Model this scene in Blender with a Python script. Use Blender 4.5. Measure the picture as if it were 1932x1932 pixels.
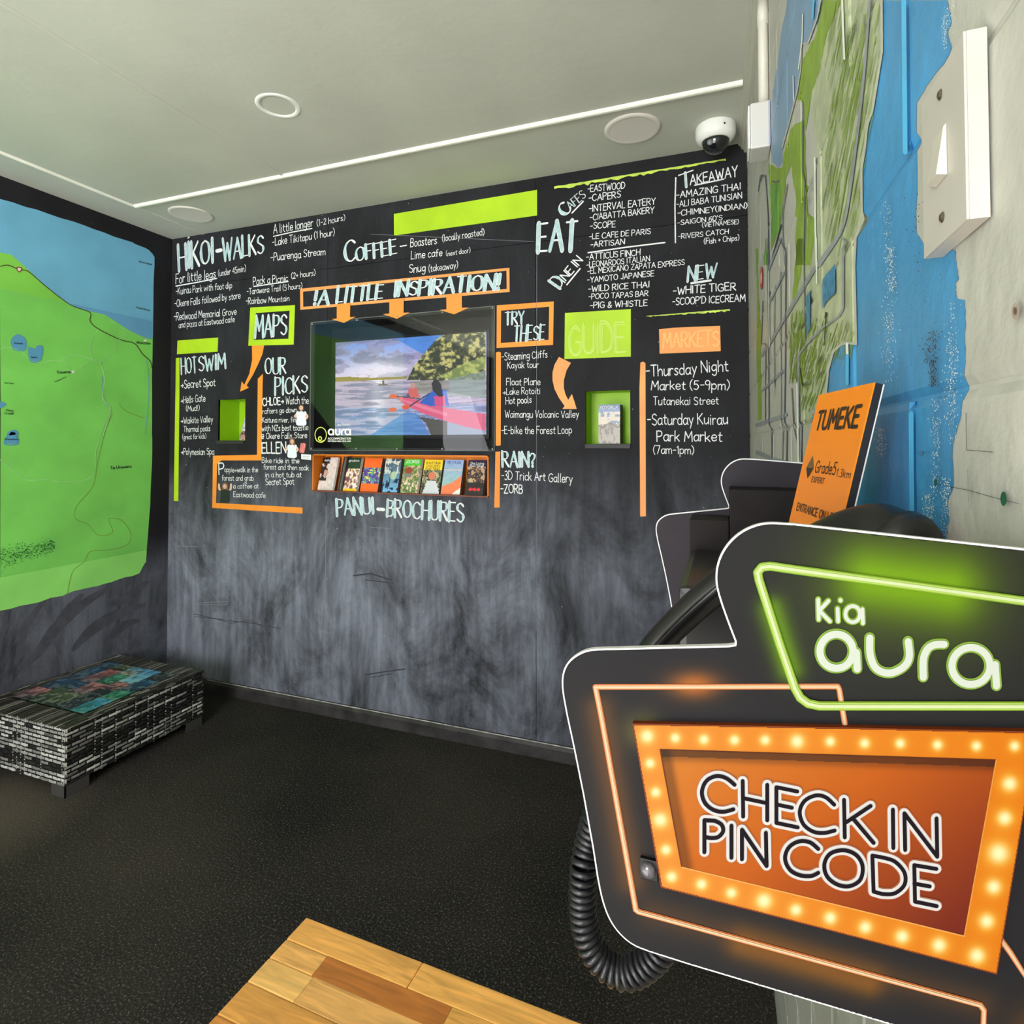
import bpy, bmesh, math, random
import numpy as np
from mathutils import Vector, Matrix
for o in list(bpy.data.objects): bpy.data.objects.remove(o)
SC=bpy.context.scene
# ------------------------------------------------------------------ camera, world, lights
F=1084.03;CX=966.;CY=813.1;YAW=.3542;PIT=.0228;H=1.2805;D=2.2794;L=2.8245;R=.0868;K=.0126;CEIL=2.40
REAR=-2.6
cd=bpy.data.cameras.new('camera'); cam=bpy.data.objects.new('camera',cd); SC.collection.objects.link(cam)
cam.location=(0,0,H); cam.rotation_euler=(math.pi/2+PIT,0,YAW)
cd.sensor_width=36; cd.lens=36*F/1932; cd.shift_y=-(966-CY)/1932; cd.clip_start=.01
SC.camera=cam
SC.view_settings.view_transform='Standard'; SC.view_settings.look='None'
SC.view_settings.exposure=0.0; SC.view_settings.gamma=1
try: SC.view_settings.use_curve_mapping=False
except Exception: pass
W=bpy.data.worlds.new('world'); SC.world=W; W.use_nodes=True
bg=W.node_tree.nodes['Background']; bg.inputs[0].default_value=(.80,.88,1,1); bg.inputs[1].default_value=.9
def area(name,loc,rot,sx,sy,power,col=(1,1,1)):
    l=bpy.data.lights.new(name,'AREA'); l.shape='RECTANGLE'; l.size=sx; l.size_y=sy; l.energy=power; l.color=col
    o=bpy.data.objects.new(name,l); o.location=loc; o.rotation_euler=rot; SC.collection.objects.link(o); return o
area('daylight_rear',(-.95,REAR+.12,1.5),(math.radians(93),0,math.radians(24)),1.7,1.3,125,(.96,.98,1))
area('daylight_side',(-L+.05,-1.6,1.1),(math.radians(110),0,-math.pi/2),1.2,1.7,16,(.97,.98,1))
sl=bpy.data.lights.new('sun','SUN'); sl.energy=47; sl.angle=.02; sl.color=(.97,.98,1); so=bpy.data.objects.new('sun',sl); so.rotation_euler=(math.radians(46),0,math.radians(4)); SC.collection.objects.link(so)  # put in to come through the rear opening onto the pale floor
# ------------------------------------------------------------------ helpers
rnd=random.Random(7); nr=np.random.RandomState(5)
def lin(c):
    c=c/255.; return c/12.92 if c<=.04045 else ((c+.055)/1.055)**2.4
def rgb(c): return (lin(c[0]),lin(c[1]),lin(c[2]),1)
MC={}
def mat(name,c,rough=.6,spec=.5,var=0,vscale=8,bump=0,bscale=60,metal=0,coat=0):
    if name in MC: return MC[name]
    m=bpy.data.materials.new(name); m.use_nodes=True; nt=m.node_tree; b=nt.nodes['Principled BSDF']
    b.inputs['Base Color'].default_value=rgb(c); b.inputs['Roughness'].default_value=rough
    b.inputs['Specular IOR Level'].default_value=spec; b.inputs['Metallic'].default_value=metal
    b.inputs['Coat Weight'].default_value=coat
    tc=nt.nodes.new('ShaderNodeTexCoord')
    if var:
        n=nt.nodes.new('ShaderNodeTexNoise'); n.inputs['Scale'].default_value=vscale; n.inputs['Detail'].default_value=5
        nt.links.new(tc.outputs['Object'],n.inputs['Vector'])
        r=nt.nodes.new('ShaderNodeValToRGB'); a=rgb([max(0,v*(1-var)) for v in c]); d=rgb([min(255,v*(1+var)) for v in c])
        r.color_ramp.elements[0].position=.3; r.color_ramp.elements[1].position=.7
        r.color_ramp.elements[0].color=a; r.color_ramp.elements[1].color=d
        nt.links.new(n.outputs['Fac'],r.inputs['Fac']); nt.links.new(r.outputs['Color'],b.inputs['Base Color'])
    if bump:
        n=nt.nodes.new('ShaderNodeTexNoise'); n.inputs['Scale'].default_value=bscale; n.inputs['Detail'].default_value=4
        nt.links.new(tc.outputs['Object'],n.inputs['Vector'])
        k=nt.nodes.new('ShaderNodeBump'); k.inputs['Strength'].default_value=bump; k.inputs['Distance'].default_value=.004
        nt.links.new(n.outputs['Fac'],k.inputs['Height']); nt.links.new(k.outputs['Normal'],b.inputs['Normal'])
    MC[name]=m; return m
def attr_mat(name,rough=.4,emit=0,spec=.5):
    if name in MC: return MC[name]
    m=bpy.data.materials.new(name); m.use_nodes=True; nt=m.node_tree; b=nt.nodes['Principled BSDF']
    a=nt.nodes.new('ShaderNodeAttribute'); a.attribute_name='Col'
    b.inputs['Roughness'].default_value=rough; b.inputs['Specular IOR Level'].default_value=spec
    if emit:
        b.inputs['Base Color'].default_value=(.01,.01,.01,1)
        nt.links.new(a.outputs['Color'],b.inputs['Emission Color']); b.inputs['Emission Strength'].default_value=emit
    else: nt.links.new(a.outputs['Color'],b.inputs['Base Color'])
    MC[name]=m; return m
def link(name,me,m,parent=None,label=None,kind=None):
    o=bpy.data.objects.new(name,me); SC.collection.objects.link(o)
    if m is not None and not me.materials: me.materials.append(m)
    if parent is not None: o.parent=parent
    if label: o['label']=label
    if kind: o['kind']=kind
    return o
def mesh(name,vs,fs,m,parent=None,label=None,kind=None,smooth=False):
    me=bpy.data.meshes.new(name); me.from_pydata([tuple(v) for v in vs],[],fs); me.update()
    if smooth:
        for p in me.polygons: p.use_smooth=True
    if parent is not None and parent.type=='EMPTY' and parent.get('_loc'):
        me.transform(Matrix.Translation(-Vector(parent.location)))
    return link(name,me,m,parent,label,kind)
def thing(name,label,cat,loc=(0,0,0),group=None):
    o=bpy.data.objects.new(name,None); o.empty_display_size=.05; o.location=loc; SC.collection.objects.link(o)
    o['label']=label; o['category']=cat; o['_loc']=1
    if group: o['group']=group
    return o
def tag(o,label,cat,group=None):
    o['label']=label; o['category']=cat
    if group: o['group']=group
    return o
class MB:
    def __init__(s): s.v=[];s.f=[]
    def add(s,v,f):
        n=len(s.v); s.v+= [tuple(p) for p in v]; s.f+=[[i+n for i in q] for q in f]; return s
    def box(s,a,b):
        x0,y0,z0=[min(a[i],b[i]) for i in range(3)]; x1,y1,z1=[max(a[i],b[i]) for i in range(3)]
        v=[(x0,y0,z0),(x1,y0,z0),(x1,y1,z0),(x0,y1,z0),(x0,y0,z1),(x1,y0,z1),(x1,y1,z1),(x0,y1,z1)]
        return s.add(v,[[0,3,2,1],[4,5,6,7],[0,1,5,4],[1,2,6,5],[2,3,7,6],[3,0,4,7]])
    def build(s,name,m,parent=None,label=None,kind=None,smooth=False): return mesh(name,s.v,s.f,m,parent,label,kind,smooth)
def bbox(name,a,b,m,parent=None,label=None,kind=None,bev=.002):
    """bevelled box as one mesh"""
    bm=bmesh.new(); bmesh.ops.create_cube(bm,size=1)
    c=[(a[i]+b[i])/2 for i in range(3)]; s=[abs(b[i]-a[i]) for i in range(3)]
    for v in bm.verts: v.co=Vector((c[0]+v.co.x*s[0],c[1]+v.co.y*s[1],c[2]+v.co.z*s[2]))
    if bev: bmesh.ops.bevel(bm,geom=list(bm.edges),offset=min(bev,min(s)*.45),segments=2,affect='EDGES',profile=.6)
    me=bpy.data.meshes.new(name); bm.to_mesh(me); bm.free()
    if parent is not None and parent.get('_loc'): me.transform(Matrix.Translation(-Vector(parent.location)))
    return link(name,me,m,parent,label,kind)
def lathe(mb,c,prof,axis='z',n=32):
    """prof: list of (r,h) ; revolve about axis through c"""
    vs=[];fs=[]
    for r,h in prof:
        for i in range(n):
            a=2*math.pi*i/n; p=(r*math.cos(a),r*math.sin(a),h)
            if axis=='y': p=(p[0],p[2],p[1])
            if axis=='x': p=(p[2],p[0],p[1])
            vs.append((c[0]+p[0],c[1]+p[1],c[2]+p[2]))
    for k in range(len(prof)-1):
        for i in range(n):
            j=(i+1)%n; fs.append([k*n+i,k*n+j,(k+1)*n+j,(k+1)*n+i])
    return mb.add(vs,fs)
def tube(mb,pts,rad,n=10,cap=True):
    pts=[Vector(p) for p in pts]; N=len(pts); rs=rad if hasattr(rad,'__len__') else [rad]*N
    t0=(pts[1]-pts[0]).normalized(); up=Vector((0,0,1)) if abs(t0.z)<.9 else Vector((1,0,0)); nn=t0.cross(up).normalized()
    vs=[];fs=[]
    for i,p in enumerate(pts):
        t=(pts[min(i+1,N-1)]-pts[max(i-1,0)]).normalized(); nn=(nn-t*nn.dot(t)).normalized(); b=t.cross(nn)
        for k in range(n):
            a=2*math.pi*k/n; vs.append(p+(nn*math.cos(a)+b*math.sin(a))*rs[i])
    for i in range(N-1):
        for k in range(n):
            j=(k+1)%n; fs.append([i*n+k,i*n+j,(i+1)*n+j,(i+1)*n+k])
    if cap: fs.append(list(range(n))[::-1]); fs.append([(N-1)*n+k for k in range(n)])
    return mb.add(vs,fs)
def smooth(pts,n=6,closed=False):
    P=[np.array(p,float) for p in pts]; out=[]; N=len(P)
    if N<3 and not closed: return [tuple(p) for p in P]
    rng=range(N if closed else N-1)
    for i in rng:
        if closed: a,b,c,d=P[i-1],P[i],P[(i+1)%N],P[(i+2)%N]
        else: a,b,c,d=P[max(i-1,0)],P[i],P[i+1],P[min(i+2,N-1)]
        for k in range(n):
            t=k/n; out.append(tuple(.5*((2*b)+(c-a)*t+(2*a-5*b+4*c-d)*t*t+(3*b-a-3*c+d)*t**3)))
    out.append(tuple(P[0] if closed else P[-1])); return out
# ------------------------------------------------------------------ planes of the room (photo measurements turned into real positions on them)
def ray(px,py):
    X=(px-CX)/F;Z=-(py-CY)/F; cp,sp=math.cos(PIT),math.sin(PIT); Y,Z=cp-sp*Z,sp+cp*Z
    c,s=math.cos(YAW),math.sin(YAW); return c*X-s*Y,s*X+c*Y,Z
def Pb(px,py,off=0,d=D):
    x,y,z=ray(px,py);t=d/y;return Vector((x*t,d-off,z*t+H))
def Pl(px,py,off=0):
    x,y,z=ray(px,py);t=-L/x;return Vector((-L+off,y*t,z*t+H))
def Pr(px,py,off=0):
    x,y,z=ray(px,py);t=(R+K*D)/(x+K*y);return Vector((x*t-off,y*t,z*t+H))
def Ph(px,py,h):
    x,y,z=ray(px,py);t=(h-H)/z;return Vector((x*t,y*t,h))
def wx(y): return R+K*(D-y)
NB=Vector((0,-1,0)); NL=Vector((1,0,0)); NR=Vector((-1,-K,0)).normalized()
def crop(ox,oy,s): return lambda X,Y:(ox+X/s,oy+Y/s)
C1=crop(300,380,5.367);C2=crop(300,640,5.682);C3=crop(620,340,4.83);C4=crop(560,560,4.83);C5=crop(570,830,4.83)
C6=crop(1000,290,4.6);C7=crop(920,560,4.83);C8=crop(1200,580,4.6)
L1=crop(0,330,3.943);L2=crop(0,780,4.111);R1=crop(1400,0,3.632);R2=crop(1400,450,3.22)
S1=crop(1050,960,2.19);S2=crop(1050,1400,2.19)
# ------------------------------------------------------------------ stroke lettering
G={}
def g(ch,adv,s): G[ch]=(adv,[(q[0]=='~',[tuple(float(v) for v in p.split(',')) for p in q.lstrip('~').split()]) for q in s.split(';') if q])
g('A',7,'0,0 3.5,10 7,0;1.2,3.5 5.8,3.5');g('B',5.6,'0,0 0,10;~0,10 4,9.6 4.8,7.6 3.5,5.6 0,5.2;~0,5.2 4.5,4.8 5.5,2.6 4,.3 0,0')
g('C',6.5,'~6.3,8.6 4,10 1.2,8.6 0,5 1.2,1.3 4,0 6.5,1.5');g('D',6.4,'0,0 0,10;~0,10 4,9.3 6.3,6 6,3 4,.6 0,0')
g('E',5.2,'5.2,10 0,10;0,10 0,0;0,0 5.3,0;0,5.2 4.4,5.2');g('F',5,'5.2,10 0,10;0,10 0,0;0,5.2 4.2,5.2')
g('G',6.8,'~6.3,8.5 4,10 1.2,8.5 0,5 1.2,1.2 4,0 6.4,1.2 6.6,4.5;6.6,4.5 4,4.5');g('H',6.3,'0,0 0,10;6.3,0 6.3,10;0,5 6.3,5')
g('I',1.2,'.6,0 .6,10');g('J',4.2,'~4,10 4,2.5 2.5,0 .3,1.2');g('K',6,'0,0 0,10;5.6,10 0,4.4;1.4,5.6 6,0')
g('L',4.8,'0,10 0,0;0,0 4.8,0');g('M',8,'0,0 .8,10;.8,10 4,3.4;4,3.4 7.2,10;7.2,10 8,0');g('N',6.4,'0,0 0,10;0,10 6.4,0;6.4,0 6.4,10')
g('O',7,'~3.5,10 1,8.6 0,5 1,1.4 3.5,0 6,1.4 7,5 6,8.6 3.5,10');g('P',5.5,'0,0 0,10;~0,10 4.2,9.8 5.4,7.5 4,5.2 0,4.6')
g('Q',7,'~3.5,10 1,8.6 0,5 1,1.4 3.5,0 6,1.4 7,5 6,8.6 3.5,10;4,3 7,-.5');g('R',6,'0,0 0,10;~0,10 4.2,9.8 5.3,7.5 4,5.3 0,4.8;2,4.8 6,0')
g('S',5.4,'~5.3,8.6 3,10 .6,8.8 .5,6.6 2.8,5.2 5,3.8 5.2,1.5 3,0 .2,1.2');g('T',6.2,'0,10 6.2,10;3.1,10 3.1,0')
g('U',6.2,'~0,10 0,3 1.1,.6 3.1,0 5.1,.6 6.2,3 6.2,10');g('V',6.6,'0,10 3.3,0;3.3,0 6.6,10');g('W',9,'0,10 2.3,0;2.3,0 4.5,7.5;4.5,7.5 6.7,0;6.7,0 9,10')
g('X',6,'0,0 6,10;0,10 6,0');g('Y',6,'0,10 3,5;6,10 3,5;3,5 3,0');g('Z',6,'0,10 6,10;6,10 0,0;0,0 6,0')
g('a',5,'~4.8,5.2 2.8,6 .8,5 0,2.8 1,.4 3,.2 4.8,2.2;~4.9,6 4.8,1.2 5.6,0');g('b',5,'0,10 0,0;~0,4.4 2.4,6 4.6,4.6 4.6,1.4 2.4,0 0,1.4')
g('c',4.4,'~4.5,5 2.6,6 .6,5 0,3 .7,.8 2.6,0 4.6,1');g('d',5,'4.8,10 4.8,0;~4.8,4.4 2.4,6 .2,4.6 .2,1.4 2.4,0 4.8,1.4')
g('e',4.8,'~.2,3 4.6,3.2 4.2,5.2 2.4,6 .6,5 0,2.8 .9,.6 2.8,0 4.8,1.1');g('f',3.8,'~4.4,9.2 3,10 1.8,8.6 1.8,4 1.5,0;0,5.8 3.8,5.8')
g('g',5,'~4.8,5.2 2.6,6 .4,4.6 .4,1.8 2.4,.8 4.8,2.4;~4.9,6 4.8,0 4,-2.8 2,-3.4 .2,-2.2');g('h',5,'0,10 0,0;~0,3.8 2.4,6 4.6,4.8 4.8,0')
g('i',1.4,'.6,6 .6,0;.6,8.2 .7,8.5');g('j',2.4,'~1.8,6 1.8,-1.5 .2,-3;1.8,8.2 1.9,8.5');g('k',4.6,'0,10 0,0;4.2,6 .2,2.6;1.4,3.6 4.6,0')
g('l',1.4,'~.5,10 .5,1 1.3,0');g('m',7.6,'0,6 0,0;~0,4 2,6 3.6,4.8 3.7,0;~3.7,4 5.6,6 7.3,4.8 7.5,0');g('n',4.8,'0,6 0,0;~0,3.8 2.4,6 4.5,4.8 4.7,0')
g('o',4.8,'~2.4,6 .5,5 0,3 .6,.8 2.4,0 4.3,.9 4.8,3 4.2,5.2 2.4,6');g('p',5,'0,6 0,-3.6;~0,4.4 2.4,6 4.6,4.6 4.6,1.6 2.4,.2 0,1.4')
g('q',5,'4.8,6 4.8,-3.6;~4.8,4.4 2.4,6 .2,4.6 .2,1.4 2.4,0 4.8,1.4');g('r',3.4,'0,6 0,0;~0,3.6 1.6,5.8 3.6,5.4')
g('s',4,'~3.9,5.2 2,6 .4,4.9 2,3.2 3.8,1.6 2.2,0 0,.9');g('t',3.6,'~1.6,8.6 1.5,1.2 3.6,.2;0,6 3.6,6');g('u',4.8,'~0,6 .1,1.4 2,0 4.5,2;4.7,6 4.8,0')
g('v',4.6,'0,6 2.2,0;2.2,0 4.6,6');g('w',7,'0,6 1.7,0;1.7,0 3.5,5;3.5,5 5.2,0;5.2,0 7,6');g('x',4.4,'0,6 4.4,0;4.4,6 0,0')
g('y',4.8,'0,6 2.4,1;4.8,6 1.2,-3.4');g('z',4.2,'0,6 4.2,6;4.2,6 0,0;0,0 4.3,0')
g('0',5.6,'~2.8,10 .6,8.4 0,5 .6,1.6 2.8,0 5,1.6 5.6,5 5,8.4 2.8,10');g('1',2,'0,8.2 1.4,10;1.4,10 1.4,0');g('2',5,'~.2,8 2.4,10 4.8,8 3.8,5 0,0;0,0 5.2,0')
g('3',5,'~.2,9 2.6,10 4.6,7.8 2,5.4;~2,5.4 4.9,3 3,0 0,1');g('4',5.4,'4,0 4,10;4,10 0,3.2;0,3.2 5.4,3.2');g('5',5,'4.8,10 .8,10;.8,10 .4,5.8;~.4,5.8 3,6.2 4.9,3.4 3.2,.2 0,.8')
g('6',5,'~4.4,9.4 1.4,8 0,3.6 1,.6 3,0 4.9,2 4.2,4.8 2,5.2 .3,3.6');g('7',5,'0,10 5,10;5,10 1.6,0');g('9',5,'~4.7,6.4 2.8,5 .5,6 .4,8.6 2.4,10 4.6,8.8 4.8,6 3.8,0')
g('-',4,'.2,4.8 4,4.8');g('=',5,'0,4.2 5,4.2;0,5.8 5,5.8');g('(',2.6,'~2.6,11 .6,8 .2,3.5 2.4,-1');g(')',2.6,'~0,11 2,8 2.4,3.5 .2,-1')
g('+',4.4,'0,4.4 4.4,4.4;2.2,6.6 2.2,2.2');g('!',1.6,'.8,10 .8,3.6;.8,.8 .8,.2');g('?',4.8,'~0,8 2,10 4.6,8.4 3.6,5.6 2.2,4 2.2,2.8;2.2,.6 2.2,.2')
g("'",1,'.6,10 .3,8');g('.',1,'.5,.4 .5,0');g(',',1,'.6,.6 .1,-1');g('&',5.6,'~5.4,0 1,7 1.4,9.4 3,9.8 3.8,8 .4,3.6 .4,1 2.4,0 5.6,4')
g('>',5.4,'0,3.2 5.2,3.2;3.2,5.2 5.2,3.2;3.2,1.2 5.2,3.2');g('@',7,'~4.6,4 3,4.6 2,3 3,2 4.8,3.6 5.4,2.6 6.4,4.6 4.6,7.4 1.6,6.6 .2,3.6 1.6,.8 4.4,0 6,.8')
g(':',1,'.5,5 .5,4.6;.5,.6 .5,.2');g('/',4,'0,0 4,10')
# an i that carries a macron (capital)
g('Ī',1.2,'.6,0 .6,10;.2,12.2 1.4,12.5')
LV=[0]
def _sub(V,Fc,P,W,n,closed):
    LV[0]+=1; lv=(LV[0]%24)*7e-6; N=len(P); b0=len(V)
    for i in range(N):
        a=P[i-1] if (i>0 or closed) else P[i]; c=P[(i+1)%N] if (i<N-1 or closed) else P[i]; q=P[i]
        d1=np.array([q[0]-a[0],q[1]-a[1]]);d2=np.array([c[0]-q[0],c[1]-q[1]]); l1=np.hypot(*d1);l2=np.hypot(*d2)
        d1=d1/l1 if l1>1e-9 else d2/max(l2,1e-9); d2=d2/l2 if l2>1e-9 else d1
        m=d1+d2; m/=np.hypot(*m)+1e-9; k=1/max(abs(m@d1),.7); w=W[i]*k; V.append((q[0]-m[1]*w,q[1]+m[0]*w,lv)); V.append((q[0]+m[1]*w,q[1]-m[0]*w,lv))
    for i in range(N if closed else N-1):
        j=(i+1)%N; Fc.append([b0+2*i,b0+2*i+1,b0+2*j+1,b0+2*j])
    if closed: return
    for i,sg in ((0,-1),(N-1,1)):
        q=P[i]; o=P[1] if i==0 else P[N-2]; t=math.atan2(q[1]-o[1],q[0]-o[0]); w=W[i]; k0=len(V)
        for k in range(n+1):
            a=t-math.pi/2+math.pi*k/n; V.append((q[0]+w*math.cos(a),q[1]+w*math.sin(a),lv))
        Fc.append(list(range(k0,k0+n+1)))
def strip(V,Fc,pts,wf,ring=8):
    """polyline of given half-width function -> mitred ribbons with round ends (2D + tiny layer step, so that crossing strokes never share a plane)"""
    P=[pts[0]]
    for p in pts[1:]:
        if math.hypot(p[0]-P[-1][0],p[1]-P[-1][1])>1e-7: P.append(p)
    if len(P)<2: P.append((P[0][0]+1e-4,P[0][1]))
    closed=len(P)>6 and math.hypot(P[0][0]-P[-1][0],P[0][1]-P[-1][1])<1e-6
    if closed: P=P[:-1]
    def wd(a,b):
        l=math.hypot(b[0]-a[0],b[1]-a[1]); return wf((b[0]-a[0])/l,(b[1]-a[1])/l)
    n=max(ring//2,3)
    if closed:
        N=len(P); _sub(V,Fc,P,[(wd(P[i-1],P[i])+wd(P[i],P[(i+1)%N]))/2 for i in range(N)],n,True); return
    st=0
    for i in range(1,len(P)):
        brk=i==len(P)-1
        if not brk:
            a,b,c=P[i-1],P[i],P[i+1]; t1=math.atan2(b[1]-a[1],b[0]-a[0]);t2=math.atan2(c[1]-b[1],c[0]-b[0]); d=abs((t2-t1+math.pi)%(2*math.pi)-math.pi); brk=d>.75
        if brk:
            Q=P[st:i+1]; ws=[wd(Q[k],Q[k+1]) for k in range(len(Q)-1)]; W=[ws[0]]+[(ws[k]+ws[k+1])/2 for k in range(len(ws)-1)]+[ws[-1]]
            _sub(V,Fc,Q,W,n,False); st=i
def layout(text,jit=.0,gap=1.7,rs=None):
    x=0;out=[]
    for ch in text:
        if ch==' ': x+=3.6; continue
        adv,st=G.get(ch,G['-'])
        dy=(rs.uniform(-jit,jit)*1.2 if rs else 0); sh=(rs.uniform(-jit,jit)*.12 if rs else 0); sc=1+(rs.uniform(-jit,jit)*.12 if rs else 0)
        for sm,p in st:
            q=[(x+a+(b*sh),b*sc+dy) for a,b in p]
            out.append(smooth(q,4) if sm else q)
        x+=adv+gap
    return out,max(x-gap,1)
def text(plane,nrm,s,p0,p1,h,m,parent,name='chalk_lettering',h1=None,w=.75,brush=0,off=.0012,jit=.35,inner=None,gap=1.7,label=None,italic=0):
    """lettering on a wall plane from baseline start p0 to end p1, cap height h (photo units at p0)"""
    P0=plane(p0[0],p0[1],off); P1=plane(p1[0],p1[1],off); u=(P1-P0); Lg=u.length; u.normalize(); v=nrm.cross(u).normalized()
    du=math.hypot(p1[0]-p0[0],p1[1]-p0[1]); nxp=((p1[1]-p0[1])/du,-(p1[0]-p0[0])/du)
    if nxp[1]>0 and abs(nxp[1])>.3: pass
    H0=(plane(p0[0]+nxp[0]*h,p0[1]+nxp[1]*h,off)-P0).length
    h1=h1 or h; H1=(plane(p1[0]+nxp[0]*h1,p1[1]+nxp[1]*h1,off)-P1).length
    if nrm is NR and abs(p1[0]-p0[0])>abs(p1[1]-p0[1]): H0=(plane(p0[0],p0[1]-h,off)-P0).length; H1=(plane(p1[0],p1[1]-h1,off)-P1).length
    rs=random.Random(sum(map(ord,s)))
    st,tw=layout(s,jit,gap,rs); V=[];Fc=[]; V2=[];F2=[]
    for q in st:
        if brush:
            strip(V,Fc,q,lambda a,b:w*(.42+brush*b*b*(.55+.45*(a*b<0 or abs(a)<.2))))
            if inner:
                run=[q[0]]
                for k in range(1,len(q)):
                    dx,dy=q[k][0]-q[k-1][0],q[k][1]-q[k-1][1]; ok=abs(dy)>1.3*abs(dx)
                    if ok: run.append(q[k])
                    if (not ok or k==len(q)-1):
                        if len(run)>1: strip(V2,F2,run,lambda a,b:max(.05,w*(.42+brush*b*b)-.26),6)
                        run=[q[k]]
        else: strip(V,Fc,q,lambda a,b:w*.5,6)
    def mp(V,o):
        r=[]
        for x,y,lv in V:
            s_=x/tw; hh=(H0*(1-s_)+H1*s_)/10; r.append(P0+u*(x/tw*Lg+italic*y*hh)+v*(y*hh)+nrm*(o+lv))
        return r
    ob=mesh(name,mp(V,0),Fc,m,parent,label)
    if inner and V2: 
        me2=MB().add(mp(V,0),Fc); 
        ob2=mesh('chalk_infill',mp(V2,.0004),F2,inner,parent)
    return ob
def poly(plane,pts,m,name,parent,off=.0008,label=None,kind=None):
    return mesh(name,[plane(a,b,off) for a,b in pts],[list(range(len(pts)))],m,parent,label,kind)
def stroke(plane,pts,wpx,m,name,parent,off=.0012,label=None,sm=False):
    if sm: pts=smooth(pts,5)
    V=[];Fc=[]; strip(V,Fc,pts,lambda a,b:wpx/2,8)
    return mesh(name,[plane(a,b,off+lv) for a,b,lv in V],Fc,m,parent,label)
# ------------------------------------------------------------------ little painter for printed pictures
def vnoise(w,h,sx,sy,seed=0,oct=3):
    r=np.random.RandomState(seed); out=np.zeros((h,w)); amp=1;tot=0
    for o in range(oct):
        gx,gy=int(sx*2**o)+2,int(sy*2**o)+2; gr=r.rand(gy,gx)
        xs=np.linspace(0,gx-1.001,w);ys=np.linspace(0,gy-1.001,h); xi=xs.astype(int);yi=ys.astype(int);fx=xs-xi;fy=(ys-yi)[:,None]
        fx=fx*fx*(3-2*fx);fy=fy*fy*(3-2*fy)
        a=gr[yi][:,xi];b=gr[yi][:,xi+1];c=gr[yi+1][:,xi];d=gr[yi+1][:,xi+1]
        out+=amp*((a*(1-fx)+b*fx)*(1-fy)+(c*(1-fx)+d*fx)*fy); tot+=amp; amp*=.55
    return out/tot
class Img:
    def __init__(s,w,h,c=(0,0,0)):
        s.w,s.h=w,h; s.a=np.zeros((h,w,3)); s.a[:]=c
        s.U,s.V=np.meshgrid((np.arange(w)+.5)/w,(np.arange(h)+.5)/h)  # V up
    def put(s,mask,c,al=1.):
        c=np.array(c,float); mk=(mask*al)[...,None] if hasattr(mask,'shape') else al
        s.a=s.a*(1-mk)+c*mk; return s
    def poly(s,pts,c,al=1.):
        m=np.zeros((s.h,s.w),bool); n=len(pts)
        for i in range(n):
            x0,y0=pts[i];x1,y1=pts[(i+1)%n]
            if y0==y1: continue
            cr=((s.V>=min(y0,y1))&(s.V<max(y0,y1)))&(s.U<(x0+(s.V-y0)*(x1-x0)/(y1-y0))); m^=cr
        return s.put(m.astype(float),c,al)
    def ell(s,cx,cy,rx,ry,c,al=1.): return s.put((((s.U-cx)/rx)**2+((s.V-cy)/ry)**2<1).astype(float),c,al)
    def rect(s,x0,y0,x1,y1,c,al=1.): return s.put(((s.U>=x0)&(s.U<x1)&(s.V>=y0)&(s.V<y1)).astype(float),c,al)
    def grad(s,c0,c1,x0=0,y0=0,x1=1,y1=1):
        m=((s.U>=x0)&(s.U<x1)&(s.V>=y0)&(s.V<y1)).astype(float); t=np.clip((s.V-y0)/(y1-y0),0,1)[...,None]
        c=np.array(c0)*(1-t)+np.array(c1)*t; s.a=s.a*(1-m[...,None])+c*m[...,None]; return s
    def noise(s,amt,sx,sy,seed=0,mask=None):
        n=(vnoise(s.w,s.h,sx,sy,seed,3)-.5)*2*amt; n=n[...,None]*(1 if mask is None else mask[...,None]); s.a=np.clip(s.a+n,0,255); return s
def slin(a):
    c=np.clip(a,0,255)/255.; return np.where(c<=.04045,c/12.92,((c+.055)/1.055)**2.4)
def imgmesh(name,img,fn,m,parent=None,label=None):
    """fn(u,v)->point ; every cell of the painted picture becomes a face with its own colour"""
    w,h=img.w,img.h
    vs=[fn(i/w,j/h) for j in range(h+1) for i in range(w+1)]
    fs=[[j*(w+1)+i,j*(w+1)+i+1,(j+1)*(w+1)+i+1,(j+1)*(w+1)+i] for j in range(h) for i in range(w)]
    me=bpy.data.meshes.new(name); me.from_pydata([tuple(v) for v in vs],[],fs); me.update()
    at=me.color_attributes.new('Col','FLOAT_COLOR','CORNER')
    c=slin(img.a).reshape(-1,3); c=np.concatenate([c,np.ones((len(c),1))],1); at.data.foreach_set('color',np.repeat(c,4,0).astype(np.float32).ravel())
    if parent is not None and parent.get('_loc'): me.transform(Matrix.Translation(-Vector(parent.location)))
    return link(name,me,m,parent,label)
def quadfn(a,b,c,d):
    a,b,c,d=map(Vector,(a,b,c,d)); return lambda u,v:(a*(1-u)+b*u)*(1-v)+(d*(1-u)+c*u)*v
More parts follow.
